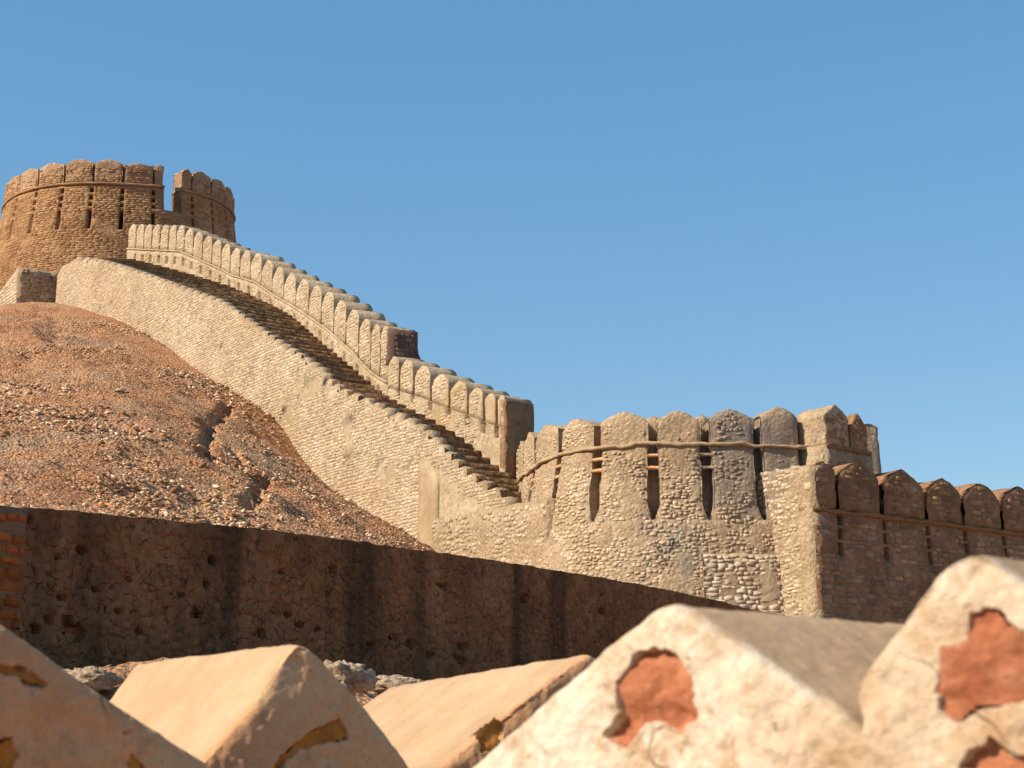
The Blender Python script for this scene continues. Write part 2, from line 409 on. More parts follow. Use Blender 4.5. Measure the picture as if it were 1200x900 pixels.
# ------------------------------------------------------------------ plan of the fort
# staircase: near side wall stands on a straight plan line, steps run across to the far wall
NP0 = np.array(at(597, 590, 42.0)[:2]); PHI = R(35)
ND = np.array([-sin(PHI), cos(PHI)]); NQ = np.array([cos(PHI), sin(PHI)])        # up the stairs / across the stairs
ne = [(582, 585), (560, 572), (540, 557), (520, 536), (500, 515), (482, 503), (455, 490), (430, 478), (405, 468), (386, 455),
      (375, 441), (345, 421), (310, 398), (283, 378), (257, 360), (228, 349), (200, 339), (170, 328), (150, 321), (125, 313), (110, 310), (96, 308.6), (84, 308.6)]
nt_, nz_ = np.array([hitv(px, py, NP0, ND) for px, py in ne]).T
fbx = [100, 150, 200, 240, 270, 300, 335, 375, 400, 454, 490, 529, 560, 591, 640]
fby = [297, 308, 321, 333, 342, 354, 377, 402, 426, 472, 492, 512, 534, 560, 601]
NSTEP = 58
zs_ = lin(nz_[0], nz_[-1], NSTEP + 1)
ts_ = np.interp(zs_, np.maximum.accumulate(nz_), nt_)
Ws = []
for z, t in zip(zs_, ts_):
    lo, hi = 0.2, 9.0
    n0 = NP0 + ND * t
    for _ in range(40):
        m_ = (lo + hi) / 2; p = n0 + NQ * m_
        px, py = proj(p[0], p[1], z)
        if py > np.interp(px, fbx, fby): lo = m_
        else: hi = m_
    Ws.append(lo)
Ws = np.clip(np.array(Ws), .6, 4.5)
Wfit = np.polyval(np.polyfit(ts_, Ws, 3), ts_)

N_at = lambda t: NP0[None, :] + np.atleast_1d(t)[:, None] * ND
STAIR_Q = NQ
Fpl = N_at(ts_) + Wfit[:, None] * NQ                                             # far end of every step line
zf_ = zs_.copy()                                                                 # height of the far end of every step
i0 = int(np.argmin(np.abs(ts_ - 24.5))); n1 = len(ts_) - 1 - i0
pxa, Ya = proj(*Fpl[i0], zs_[i0])[0], Fpl[i0, 1]
for k in range(1, n1 + 1):                                                       # the top of the flight fans out to the left
    f = k / n1; px = pxa + (149 - pxa) * f; Yk = Ya + (74.5 - Ya) * f
    q_ = at(px, np.interp(px, fbx, fby), Yk); Fpl[i0 + k] = q_[:2]; zf_[i0 + k] = q_[2]
for _ in range(12):
    Fpl[1:-1] = .5 * Fpl[1:-1] + .25 * (Fpl[:-2] + Fpl[2:]); zf_[1:-1] = .5 * zf_[1:-1] + .25 * (zf_[:-2] + zf_[2:])
far_run = Run(np.concatenate([Fpl[:1] - ND * .8, Fpl, Fpl[-1:] + 2.0 * (Fpl[-1:] - Fpl[-2:-1]) / np.hypot(*(Fpl[-1] - Fpl[-2]))]), -1)  # back is away from the stairs
if far_run.N[5] @ NQ < 0: far_run.N *= -1
far_zb = lambda s: np.interp(s, np.concatenate([[0], far_run.s[1:-1], [far_run.len]]), np.concatenate([[zf_[0] - .4], zf_, [zf_[-1] + .3]]))

def prep(run, cx, cy, n=400):
    s = lin(0, run.len, n); x, y = run.plan(s)
    z = np.array([float(zcurve(a, b, cx, cy)) for a, b in zip(x, y)])
    px = proj(x, y, z)[0]
    return s, z, px

# ================================================================== structure: the round tower
def circle_map(C, Rad, zref, batter, ztop=None):
    def f(s, z, d):
        th = s / Rad; r = Rad + np.maximum(zref - z, 0) * batter - d
        return np.stack([C[0] + r * np.sin(th), C[1] - r * np.cos(th), z + 0 * th], -1)
    return f

def wallgrid(mapf, A, B, thick, holes=(), zfun=None, nc=2, wob=.012, wsc=4, seed=3, depth=.4, splay=.24):
    """slab with real recesses: holes = (a0, a1, b0, b1[, depth]) in the lattice parameters;
    zfun(a, b) turns b into a height"""
    e = 1e-3
    A = list(A); B = list(B)
    for h in holes:
        A += [h[0] - e, h[0], h[1], h[1] + e]; B += [h[2] - e, h[2], h[3], h[3] + e]
    A = np.unique(np.round(A, 5)); B = np.unique(np.round(B, 5))
    def fn(a, b, c):
        z = b if zfun is None else zfun(a, b)
        d = thick * c
        for h in holes:
            m_ = (c == 0) & (a > h[0] - e / 2) & (a < h[1] + e / 2) & (b > h[2] - e / 2) & (b < h[3] + e / 2)
            d = np.where(m_, h[4] if len(h) > 4 else depth, d)
            a = np.where(m_, a + np.where(a > (h[0] + h[1]) / 2, splay, -splay), a)     # openings widen inwards
        return mapf(a, z, d)
    return boxgrid(A, B, lin(0, 1, nc), fn, wob, wsc, seed)

TC = at(142, 240, 91.0)[:2]; TRad = 6.75; TYF = 91.0 - TRad
t_str, t_sh, t_ap, t_notch, t_bot = [zpix(TYF, p) for p in (215, 191.3, 187.3, 243, 395)]
TF = atan2(TC[0], TC[1])                       # turn so that angle 0 faces the camera
tmap0 = circle_map(TC, TRad, t_str, .13)
tmap = lambda s, z, d: tmap0(s, z, d) + np.array([0, 0, .55]) * np.maximum(np.sin(s / TRad + TF), 0)[..., None]     # its right side stands higher
deg = pi / 180
def tsl(a): return (a * deg - TF) * TRad       # photo angle (0 = towards camera) to arc length
t_notch = zpix(TC[1] - TRad * cos(25 * pi / 180), 243) - .2
tower = thing('round_tower', 'tall brown round tower with a notched crenellated top crowning the hill', 'tower', (TC[0], TC[1], t_bot))
tslots = [-150, -135, -120, -104, -88, -73, -58.5, -43.7, -28.4, -13.9, .4, 14.8, 35.6, 49, 62.5, 77, 94, 109, 124, 139, 154, 169, 184, 197]
N0, N1 = 20.0, 29.0
zz = lambda p: zpix(TYF, p)
gw = .105
low_holes = [(tsl(a) - gw, tsl(a) + gw, zz(270), zz(247), 1.8) for a in tslots[:16]]
up_holes = []
for a in tslots[:16]:
    for p0, p1 in ((244.0, 238.5), (235, 229.5), (226, 219.5)):
        up_holes.append((tsl(a) - gw, tsl(a) + gw, zz(p0), zz(p1), .93))
V, Q = wallgrid(tmap, lin(tsl(-180), tsl(180), 120), lin(t_bot, t_notch - .0, 18), TRad - .3, low_holes, seed=5, wob=.03)
part('wall', V, Q, None, M['tower_mortar'], tower)
up_holes = [h for h in up_holes]
V, Q = wallgrid(tmap, lin(tsl(N1), tsl(N0 + 360), 110), lin(t_notch + .002, t_str, 8), 1.0,
                [(h[0] + (2 * pi * TRad if h[0] < tsl(N1) else 0), h[1] + (2 * pi * TRad if h[0] < tsl(N1) else 0), *h[2:]) for h in up_holes], seed=6, wob=.02)
part('upper_wall', V, Q, None, M['tower_mortar'], tower)
# string course
def ring(mapf, s0, s1, z, rad, n, wob, out=.0):
    A = lin(s0, s1, n); B = lin(0, 2 * pi, 9)
    I, J = np.meshgrid(A, B[:-1], indexing='ij')
    V = mapf(I.ravel(), z + rad * np.sin(J.ravel()), -out - rad * np.cos(J.ravel()))
    V = V + wob * np.stack([fbm(V, 2.5, 2, 1), fbm(V, 2.5, 2, 2), fbm(V, 2.5, 3, 3)], 1)
    ids = np.arange(n * 8).reshape(n, 8); a = ids[:-1]; b = ids[1:]
    Q = np.stack([a, np.roll(a, -1, 1), np.roll(b, -1, 1), b], -1).reshape(-1, 4)
    caps = np.array([[0, 1, 2, 3], [0, 3, 4, 7], [4, 5, 6, 7]])
    Q = np.concatenate([Q, caps[:, ::-1], caps + (n - 1) * 8])
    return V, Q
V, Q = ring(tmap, tsl(N1), tsl(N0 + 360), t_str + .02, .085, 160, .03, .03)
part('string_course', V, Q, None, M['tower_top'], tower, smooth=True)

def merlon(mapf, s0, s1, zb, zs, za, thick, m, parent, top=gothic, gap=.05, nb=8, wob=.015, bottom=None, seed=2, lean=0, taper=0, name='merlon', wsc=5, foot=0.0):
    "slab between s0 and s1 from height zb to a pointed top: shoulders zs, apex za"
    c, h = (s0 + s1) / 2, (s1 - s0) / 2 - gap
    def fn(a, b, k):
        zt = zs + (za - zs) * top(a)
        z0 = zb(c + h * a) if callable(zb) else zb
        bev = np.where((np.abs(a) > .99) & (k < .02), .0, 0)
        z = z0 + (zt - z0) * b
        wdt = h * (1 - taper * b)
        if bottom is not None: wdt = bottom(z, h, gap)
        d = thick * k + .035 * (k < .01) * np.maximum(np.abs(a) ** 10, np.clip((b - .9) / .1, 0, 1) ** 2) + foot * (k < .01) * np.clip(1 - b * 9, 0, 1)
        return mapf(c + wdt * a + lean * (z - z0), z, d)
    a = np.array([-1, -.93, -.78, -.6, -.4, -.2, 0, .2, .4, .6, .78, .93, 1.])
    V, Q = boxgrid(a, np.concatenate([lin(0, .96, nb), [1]]), np.array([0, .04, .35, .7, 1]), fn, wob, wsc, seed)
    return part(name, V, Q, None, m, parent)

tshallow = lambda a: np.maximum(1 - np.abs(a) ** 1.5, 0) + .06 * np.sin(9 * a)
edges = sorted(tslots + [N0, N1]); bays = [(edges[i], edges[i + 1]) for i in range(len(edges) - 1)] + [(197, 210)]
for i, (a0, a1) in enumerate(bays):
    if a0 == N0: continue
    s0, s1 = tsl(a0), tsl(a1)
    hb = rng.uniform(-.05, .06)
    g0 = merlon(tmap, s0, s1, t_str + .05, t_sh + hb, t_ap + hb + rng.uniform(-.08, .05), 1.0, M['tower_cap'], tower, tshallow, .06, 6, .035, seed=i)
for a in tslots:
    zt = t_sh + rng.uniform(-.02, .12)
    V, Q = boxgrid(lin(-.13, .13, 5), lin(0, 1, 4), lin(0, 1, 3),
                   lambda x, y, k: tmap(tsl(a) + x, t_str + .02 + y * (zt + .12 * (1 - np.abs(x) / .13) - t_str), .38 + .55 * k), .012, 5)
    part('crenel_block', V, Q, None, M['tower_mortar'], tower)
def tkeep(u, v):
    ang = (u / TRad + TF) / deg
    ok = np.ones(len(u), bool)
    for a in tslots: ok &= v > 0
    ok &= ~((ang > N0 - .2) & (ang < N1 + .2) & (v > t_notch - .03))
    ok &= ~(np.abs(v - t_str) < .13)
    ok &= v < t_sh - .03
    return ok
P_, T_ = stones(tsl(-105), tsl(105), t_bot + 2, t_sh, 0.36, .115, tkeep, tmap, .018, .012, .14, -.03, .08, sq=.5,
                clip=[(tsl(a) - .112, tsl(a) + .112, zz(270.5), t_ap) for a in tslots])
up_ = P_[:, 16, 2] > t_str + .45
keepmask = ~(up_ & (rng.random(len(P_)) < .35))
add_stones(P_[keepmask], T_[keepmask], M['tower'], tower)

# ================================================================== structure: the staircase
z0_, z1_ = zs_[0], zs_[-1]
nearmap = Run(np.stack([NP0 - ND * 1.5, NP0 + ND * (ts_[-1] + 9)]))
if nearmap.N[0] @ NQ < 0: nearmap.N *= -1
nms = lambda t: t + 1.5                                     # run parameter of distance t along the stairs
stair = thing('stone_staircase', 'long flight of dark stone steps climbing from the round bastion to the hilltop tower', 'staircase',
              (*(NP0), z0_ - 3))
t_left = hitv(67, 330, NP0, ND)[0]
# steps: one block per step, each resting on the block below
for i in range(NSTEP):
    na_, nb_ = NP0 + ND * ts_[i], NP0 + ND * (ts_[i + 1] + .35)
    fa_, fb_ = Fpl[i] + NQ * .15, Fpl[i + 1] + NQ * .15 + ND * .35
    def fn(a, b, c):
        n_ = na_ + (nb_ - na_) * c[:, None]; f_ = fa_ + (fb_ - fa_) * c[:, None]
        k = .06 + .94 * a
        p = n_ + (f_ - n_) * k[:, None]
        lo = zs_[i] + (zf_[i] - zs_[i]) * k - .1; hi = zs_[i + 1] + (zf_[i + 1] - zs_[i + 1]) * k
        return np.stack([p[:, 0], p[:, 1], lo + (hi - lo) * b], 1)
    V, Q = boxgrid(lin(0, 1, int(4 + 5 * np.hypot(*(fa_ - na_)))), [0, .5, 1], [0, .08, 1], fn, .014, 5, i)
    fixnormals(part('step', V, Q, None, M['step'], stair))
# side wall with a stepped top
gt = hitv  # shorthand
bl = [(67, 357), (100, 362), (130, 372), (165, 388), (200, 410), (235, 436), (270, 457), (300, 475), (330, 500), (360, 545), (400, 582), (440, 608), (475, 632), (520, 655)]
bt, bz = np.array([hitv(px, py, NP0, ND) for px, py in bl]).T
o_ = np.argsort(bt); bt, bz = bt[o_], bz[o_]
pxtop = [(67, 324), (72, 313), (80, 309), (96, 309), (110, 310)]
lt, lz = np.array([hitv(px, py, NP0, ND) for px, py in pxtop]).T
As = [ts_[0] - .6]; Zt = [zs_[0]]
for i in range(NSTEP):
    As += [ts_[i] - .0006, ts_[i] + .0006]; Zt += [zs_[i] + .02, zs_[i + 1] + .06]
o_ = np.argsort(lt)
for t, z in zip(lt[o_], lz[o_]):
    if t > As[-1] + .05: As.append(t); Zt.append(z)
As = np.array(As); Zt = np.array(Zt)
zb_of = lambda t: np.interp(t, bt, bz)
nmap = lambda t, z, d: nearmap(nms(t), z, d)
V, Q = wallgrid(nmap, As, lin(0, 1, 14), .42, zfun=lambda a, b: (zb_of(a) - 1.2) + (np.interp(a, As, Zt) - zb_of(a) + 1.2) * b, wob=.004, seed=8)
side = fixnormals(part('side_wall', V, Q, None, M['cream_mortar'], stair))
P_, T_ = stones(As[0], As[-1], zs_[0] - 4, zs_[-1] + .5, .165, .1,
                lambda u, v: (v < np.interp(u, As, Zt) + .12) & (v > zb_of(u) - .3) & (u > As[0]) & (u < As[-1]) &
                ~((u > ts_[0]) & (u < 3.6) & (v < np.interp(u, As, Zt) - .7)),
                nmap, .009, .01, .22, -.03, .06, sq=.3, vrow=.4, patch=.25, vtop=lambda u: np.interp(u, As, Zt))
add_stones(P_, T_, M['cream'], stair)
# plastered pilaster near the foot of the stairs
pt = [hitv(px, 560, NP0, ND)[0] for px in (515, 492)]
V, Q = boxgrid(lin(pt[0], pt[1], 6), lin(0, 1, 8), lin(0, 1, 3),
               lambda a, b, c: nmap(a, zb_of(a) - .5 + (np.interp(a, As, Zt) - .8 - zb_of(a) + .5) * b, -.035 + .2 * c), .015, 3)
fixnormals(part('pilaster', V, Q, None, M['plaster'], stair))

# ================================================================== the crenellated wall above the stairs
TU = [(120, 258), (150, 262), (212, 263.5), (232, 271), (255, 281), (275, 290), (299, 296), (325, 312), (354, 327), (384, 342), (412, 362), (428, 374), (440, 380), (456, 383)]
TL = [(450, 414), (460, 417), (475, 421), (494, 428), (515, 438), (537, 446), (558, 454), (575, 461), (592, 464), (640, 470)]
s_u, z_u, p_u = prep(far_run, *zip(*TU)); s_l, z_l, p_l = prep(far_run, *zip(*TL))
o_ = np.argsort(p_u); su_of = lambda px: np.interp(px, p_u[o_], s_u[o_])
o2 = np.argsort(p_l); sl_of = lambda px: np.interp(px, p_l[o2], s_l[o2])
zu_of = lambda s: np.interp(s, s_u, z_u); zl_of = lambda s: np.interp(s, s_l, z_l)
# where the wall begins, seen at the stair level
pb = proj(*far_run.plan(s_u), far_zb(s_u))[0]; o3 = np.argsort(pb)
s_end = float(np.interp(592, pb[o3], s_u[o3]))
s_split = float(su_of(455.5)); s_top = float(su_of(150.5))
apex_u = [155.5, 164.5, 173.7, 183, 193, 202.5, 211.5, 221.5, 232, 243, 254, 264.5, 275.5, 287, 299.5, 312.5, 325.5, 339, 354, 369, 384, 398, 412.5, 428, 440.5, 450.5]
apex_l = [460.5, 475, 494, 515, 537.5, 558, 575, 588]
TH = 1.05
upper = thing('crenellated_wall', 'long pale stone wall with tall pointed merlons climbing beside the upper stairs to the tower', 'wall',
              (*far_run.plan(s_split), float(far_zb(s_split)) - 1))
lower = thing('crenellated_wall', 'lower short section of merloned wall stepped down behind the round bastion', 'wall',
              (*far_run.plan(s_end), float(far_zb(s_end)) - 1))
# merlon height: about 34 px of the 46..60 px wall
def build_far(root, sa, sb, zt_of, bounds, first_label, mlen, slit, pmat, gp, plast_after=None):
    ledge = lambda s: zt_of(s) - mlen(s)
    holes = [(b_ - .12, b_ + .12, .2, .66, .85) for b_ in bounds[1:-1]] if slit else [(b_ - .12, b_ + .1, .87, .995, .8) for b_ in bounds[1:-1]]
    fz = lambda a, b: np.where(b < .0001, far_zb(a) - 1.5, far_zb(a) - 1.5 + (ledge(a) - far_zb(a) + 1.5) * b)
    if slit:
        def fz(a, b):        # the top 0.75 m of the wall below the ledge holds the slits
            L = ledge(a); base = far_zb(a) - 1.5
            return np.where(b <= 0, base + (L - .8 - base) * (b + 1), L - .8 + .8 * b)
        B = lin(-1, 1, 9)
    else: B = lin(0, 1, 8)
    V, Q = wallgrid(far_run, lin(sa, sb, int((sb - sa) / .25)), B, TH, holes, zfun=fz, wob=.02, seed=11)
    fixnormals(part('wall', V, Q, None, M['cream_mortar'], root))
    for i in range(len(bounds) - 1):
        b0, b1 = bounds[i], bounds[i + 1]; c = (b0 + b1) / 2
        za = float(zt_of(c)); wd = b1 - b0
        tp = gothic
        o = merlon(far_run, b0, b1, lambda s: ledge(s) + .004, za - wd * .36, za, TH, pmat(i), root, tp, gp, 6, .014, seed=i, taper=.03)
        fixnormals(o)
        if i:
            zt = min(float(zt_of(b0)), za) - wd * (.45 if slit else .4)
            V, Q = boxgrid(lin(-.2, .2, 5), lin(0, 1, 4), lin(0, 1, 3), lambda x, y, k: far_run(b0 + x, ledge(b0) - .05 + y * (zt - ledge(b0) + .05 + (0 if slit else .16) * (1 - np.abs(x) / .2)), (.3 if slit else .16) + .7 * k), .01, 5)
            fixnormals(part('crenel_block', V, Q, None, M['cream_mortar'], root))
    V, Q = wallgrid(far_run, lin(sa, sb, int((sb - sa) / .3)), [0, 1], .09, zfun=lambda a, b: ledge(a) - .035 + .07 * b, wob=.01, seed=12)
    V2, Q2 = wallgrid(lambda s, z, d: far_run(s, z, d - .045), lin(sa + .02, sb - .02, int((sb - sa) / .3)), [0, 1], .09, zfun=lambda a, b: ledge(a) - .035 + .07 * b, wob=.01, seed=12)
    if slit: fixnormals(part('ledge', V2, Q2, None, M['cream_mortar'], root))
    def kp(u, v):
        ok = (u > sa + .02) & (u < sb - .02) & (v > far_zb(u) - .3)
        j = np.clip(np.searchsorted(bounds, u) - 1, 0, len(bounds) - 2); bb = np.asarray(bounds)
        c = (bb[j] + bb[j + 1]) / 2; h = (bb[j + 1] - bb[j]) / 2 - gp
        a = np.abs(u - c) / h
        za = zt_of(c); wd = 2 * (h + gp)
        top = za - wd * .36 + wd * .36 * gothic(np.minimum(a, 1))
        L = ledge(u)
        ok &= (v < L - .06) | ((v > L + .06) & (a < .94) & (v < top - .03))
        if slit: ok &= ~((a > .64) & (v < L - .2) & (v > L - .68))
        if plast_after is not None: ok &= u > plast_after
        return ok
    zlo, zhi = float(far_zb(sa)) - .5, float(zt_of(sb)) + .5
    P_, T_ = stones(sa, sb, min(zlo, zhi) - .5, max(zlo, zhi), .165, .1, kp, far_run, .009, .01, .22, -.03, .1, sq=.3, vrow=.4, patch=.25)
    add_stones(P_, T_, M['cream'], root)
bu = [s_top] + [float((su_of(a) + su_of(b)) / 2) for a, b in zip(apex_u[:-1], apex_u[1:])] + [s_split]
bu = sorted(bu)
blw = [float(sl_of(453.5))] + [float((sl_of(a) + sl_of(b)) / 2) for a, b in zip(apex_l[:-1], apex_l[1:])] + [s_end]
blw = sorted(blw)
build_far(upper, bu[0], bu[-1], zu_of, bu, None, lambda s: np.interp(s, [s_split, s_split + 3, s_split + 9, s_top], [1.9, 1.5, 1.28, 1.3]), True, lambda i: M['cream_mortar'], .035)
build_far(lower, blw[0], bu[0] - .004, zl_of, blw, None, lambda s: .92 + .012 * np.maximum(s - s_end, 0) ** 1.5, False, lambda i: M['plaster'] if i < 2 else M['cream_mortar'], .055, plast_after=float(sl_of(562)))
# rough lower-wall end, shade painted in brown, from the steps to the merlon top
xe, ye = far_run.plan(blw[0]); ne_ = np.array([np.interp(blw[0], far_run.s, far_run.N[:, k]) for k in (0, 1)]); te_ = np.array([ne_[1], -ne_[0]])
te_ = te_ if te_ @ ND < 0 else -te_
zt_e, zb_e = float(zl_of(blw[0])) - .1, float(far_zb(blw[0])) - 1.2
V, Q = wallgrid(lambda u, v, d: np.stack([xe + u * ne_[0] + (.02 - d) * te_[0], ye + u * ne_[1] + (.02 - d) * te_[1], v + 0 * u], -1),
                lin(.0, TH + .02, 9), lin(zb_e, zt_e, 18), .25, wob=.025, wsc=3, seed=15)
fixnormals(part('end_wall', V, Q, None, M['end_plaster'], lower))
# end face of the upper wall with its own courses of stone, shade painted dark
xs_, ys_ = far_run.plan(bu[0]); nrm = np.array([np.interp(bu[0], far_run.s, far_run.N[:, k]) for k in (0, 1)])
tgv = np.array([nrm[1], -nrm[0]])
tgv = tgv if tgv @ ND < 0 else -tgv                       # points down the stairs
endmap = lambda u, v, d: np.stack([xs_ + u * nrm[0] - (d - .03) * tgv[0], ys_ + u * nrm[1] - (d - .03) * tgv[1], v + 0 * u], -1)
ztop_e = float(zu_of(bu[0])) - .05
zlow_e = float(zl_of(bu[0])) - .15
V, Q = wallgrid(lambda u, v, d: endmap(u * (1 + .0), v, d), lin(.0, TH + .02, 4), lin(zlow_e - .2, ztop_e, 6), .3, wob=.01,
                zfun=None)
# the outer edge flares out towards its foot
fl = np.clip((zlow_e + .5 - V[:, 2]) / .6, 0, 1) ** 2 * .28
uu = (V[:, 0] - xs_) * nrm[0] + (V[:, 1] - ys_) * nrm[1]
V[:, 0] += nrm[0] * fl * (uu > TH * .6); V[:, 1] += nrm[1] * fl * (uu > TH * .6)
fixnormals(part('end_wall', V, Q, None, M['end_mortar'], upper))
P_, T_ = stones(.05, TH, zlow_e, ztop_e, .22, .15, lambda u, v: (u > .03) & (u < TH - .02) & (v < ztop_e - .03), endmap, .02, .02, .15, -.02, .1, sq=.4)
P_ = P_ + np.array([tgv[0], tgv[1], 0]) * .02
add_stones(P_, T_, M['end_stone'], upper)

# ================================================================== the round bastion
BYF = 38.25
b_str = zpix(BYF, 520.5); b_slot = zpix(BYF, 611); b_bot = zpix(BYF, 775) - 1.6
# plan of the outer face at the string course: (photo column, distance), from the left flank round to the right
bplan = [(606, 47.5), (603, 45.6), (608, 43.9), (620, 42.3), (640, 40.6), (660, 39.6), (680, 39.0), (700, 38.7), (740, 38.36), (790, 38.22), (840, 38.26), (890, 38.42), (945, 38.72), (972, 39.2)]
bq = np.array([at(px, 520.5, Y)[:2] * (Y / at(px, 520.5, Y)[1]) for px, Y in bplan])
# the column is read at string height, so solve x there
bq = np.array([((px - 600) / F * (Y * cp + b_str * sp), Y) for px, Y in bplan])
sb_ = np.concatenate([[0], np.cumsum(np.hypot(*np.diff(bq, axis=0).T))])
fs_ = lin(0, sb_[-1], 160); fp = np.stack([np.interp(fs_, sb_, bq[:, 0]), np.interp(fs_, sb_, bq[:, 1])], 1)
for _ in range(60): fp[1:-1] = .5 * fp[1:-1] + .25 * (fp[:-2] + fp[2:])
brun = Run(fp)
if brun.N[80][1] < 0: brun.N *= -1
_bp = proj(*brun.plan(lin(0, brun.len, 600)), b_str + np.zeros(600))[0]; _k = np.argmin(_bp)
bsl = lambda px: np.interp(px, _bp[_k:], lin(0, brun.len, 600)[_k:])
bpx = lambda px: px
BL = brun.len
bmap = lambda s, z, d: brun(s, z, d - np.maximum(b_str - z, 0) * .17)
BC = brun(BL / 2, 0, 3.0)[:2]
bslots = [606.5, 612.5, 625.5, 655, 700, 765, 826.5, 888, 941]
bapex = [500, 499, 498, 491, 483, 480.5, 478.5, 476]
bastion = thing('round_bastion', 'weathered grey and tan round bastion with dark vertical slots and rounded merlons', 'bastion', (BC[0], BC[1], b_bot))
V, Q = wallgrid(bmap, lin(0, BL, 130), lin(b_bot, b_slot, 40), 3.0, wob=.03, wsc=2.2, seed=21)
part('wall', V, Q, None, M['bastion_mortar'], bastion)
# solid backing added behind the slots to keep them dark
V, Q = wallgrid(lambda s, z, d: bmap(s, z, d + .42), lin(0, BL, 90), lin(b_slot - .02, b_str + .17, 3), 2.0, wob=.02)
part('slot_backing', V, Q, None, M['bastion_mortar'], bastion)
SG = .135
bays_b = list(zip(bslots[:-1], bslots[1:]))
def slotw(z, h, g):            # half width of a bay: the slot closes to a point at its foot
    k = np.clip((z - b_slot) / .4, 0, 1)
    return (h + g) - .004 - (g - .004) * k ** .7 * np.where(z > b_str - .1, .75, 1)
mer_info = []
for i, ((a0, a1), ap) in enumerate(zip(bays_b, bapex)):
    s0, s1 = bsl(a0), bsl(a1); yy = float(brun.plan((s0 + s1) / 2)[1])
    za = min(max(zpix(yy, ap), b_str + .8), b_str + 1.12)
    zs = za - .25
    mer_info.append((s0, s1, zs, za))
    merlon(bmap, s0, s1, b_slot - .16, zs, za, .95, M['bastion_mortar'], bastion, bdome, SG, 22, .03, bottom=slotw, seed=21, wsc=2.2, foot=.05)
for i, a in enumerate(bslots):
    hgt = b_str + .72 + rng.uniform(-.05, .05) 
    V, Q = boxgrid(lin(-.26, .26, 7), lin(0, 1, 5), lin(0, 1, 3), lambda x, y, k: bmap(bsl(a) + x, b_str + .14 + y * (hgt - b_str - .14 + .12 * (1 - np.abs(x) / .26)), .5 + .42 * k), .02, 4, i)
    part('crenel_block', V, Q, None, M['bastion_mortar'], bastion)
    if i > 1 and i < 8:
        for dz in (.34, .60):
            w_ = SG * .95
            zz_ = b_str - dz + rng.uniform(-.05, .05)
            if a > bpx(850): continue
            V, Q = boxgrid(lin(-w_ - .05, w_ + .05, 4), [0, 1], lin(0, 1, 3), lambda x, y, k: bmap(bsl(a) + x, zz_ + .075 * y + .04 * x, .03 + .15 * k), .012, 9, i)
            part('lintel', V, Q, None, M['wood'] if a < bpx(800) else M['bastion_mortar'], bastion)
V, Q = ring(bmap, bsl(607), bsl(946), b_str, .052, 260, .045, .035)
part('string_course', V, Q, None, M['band'], bastion, smooth=True)
def bkeep(u, v):
    ok = v > b_bot
    top = np.full(len(u), b_slot)
    for s0, s1, zs, za in mer_info:
        m_ = (u >= s0) & (u < s1); h = (s1 - s0) / 2
        a = np.clip(np.abs(u - (s0 + s1) / 2) / (h - SG), 0, 1.5)
        zt = zs + (za - zs) * bdome(np.minimum(a, 1))
        side_ok = np.abs(u - (s0 + s1) / 2) < h - np.where(v > b_slot - .02, SG * np.clip((v - b_slot + .1) / .4, 0, 1) + .02, -1)
        ok &= ~m_ | ((v < zt - .05) & side_ok)
    ok &= np.abs(v - b_str) > .075
    return ok
P_, T_ = stones(bsl(604.5), BL - .1, b_bot + 2.6, b_str + 1.0, .125, .085, bkeep, bmap, .008, .008, .32, -.04, .2, vrow=.9, lift=.002, patch=.6)
add_stones(P_, T_, M['bastion'], bastion, 150)
# facing of larger laid stones round the foot, towards the corner
pl_s0, pl_s1 = bsl(bpx(816)), bsl(968); pl_top = zpix(BYF - .6, 652)
plmap = lambda s, z, d: bmap(s, z, d - .1 * np.clip((pl_top + .15 - z) / .25, 0, 1))
V, Q = wallgrid(plmap, lin(pl_s0, pl_s1, 40), lin(b_bot, pl_top + .1, 20), .5, wob=.03, seed=41)
part('stone_facing', V, Q, None, M['cream_mortar'], bastion)
P_, T_ = stones(pl_s0, pl_s1, b_bot + 2.4, pl_top + .08, .18, .105, lambda u, v: (u > pl_s0 - .02) & (v < pl_top + .08), plmap, .012, .008, .28, -.03, .05, vrow=.7)
add_stones(P_, T_, M['cream'], bastion, 120)
# low plinth wall running back from the bastion below the stairs
PLm = lambda s, z, d: nearmap(nms(s), z, d - .55)
ptop = [hitv(px, py, NP0 - NQ * .55, ND) for px, py in ((598, 592), (515, 607))]
V, Q = wallgrid(PLm, lin(-2.5, ptop[1][0] + .4, 30), lin(0, 1, 12), .55, zfun=lambda a, b: b_bot + (np.interp(a, [ptop[0][0], ptop[1][0]], [ptop[0][1], ptop[1][1]]) - b_bot) * b, wob=.03, seed=43)
fixnormals(part('plinth', V, Q, None, M['bastion_mortar'], bastion))
P_, T_ = stones(-2.3, ptop[1][0] + .3, b_bot + 2.3, max(ptop[0][1], ptop[1][1]), .17, .12, lambda u, v: v < np.interp(u, [ptop[0][0], ptop[1][0]], [ptop[0][1], ptop[1][1]]) - .02, PLm, .008, .01, .3, -.03, .15, vrow=.8, patch=.3)
add_stones(P_, T_, M['cream'], bastion)
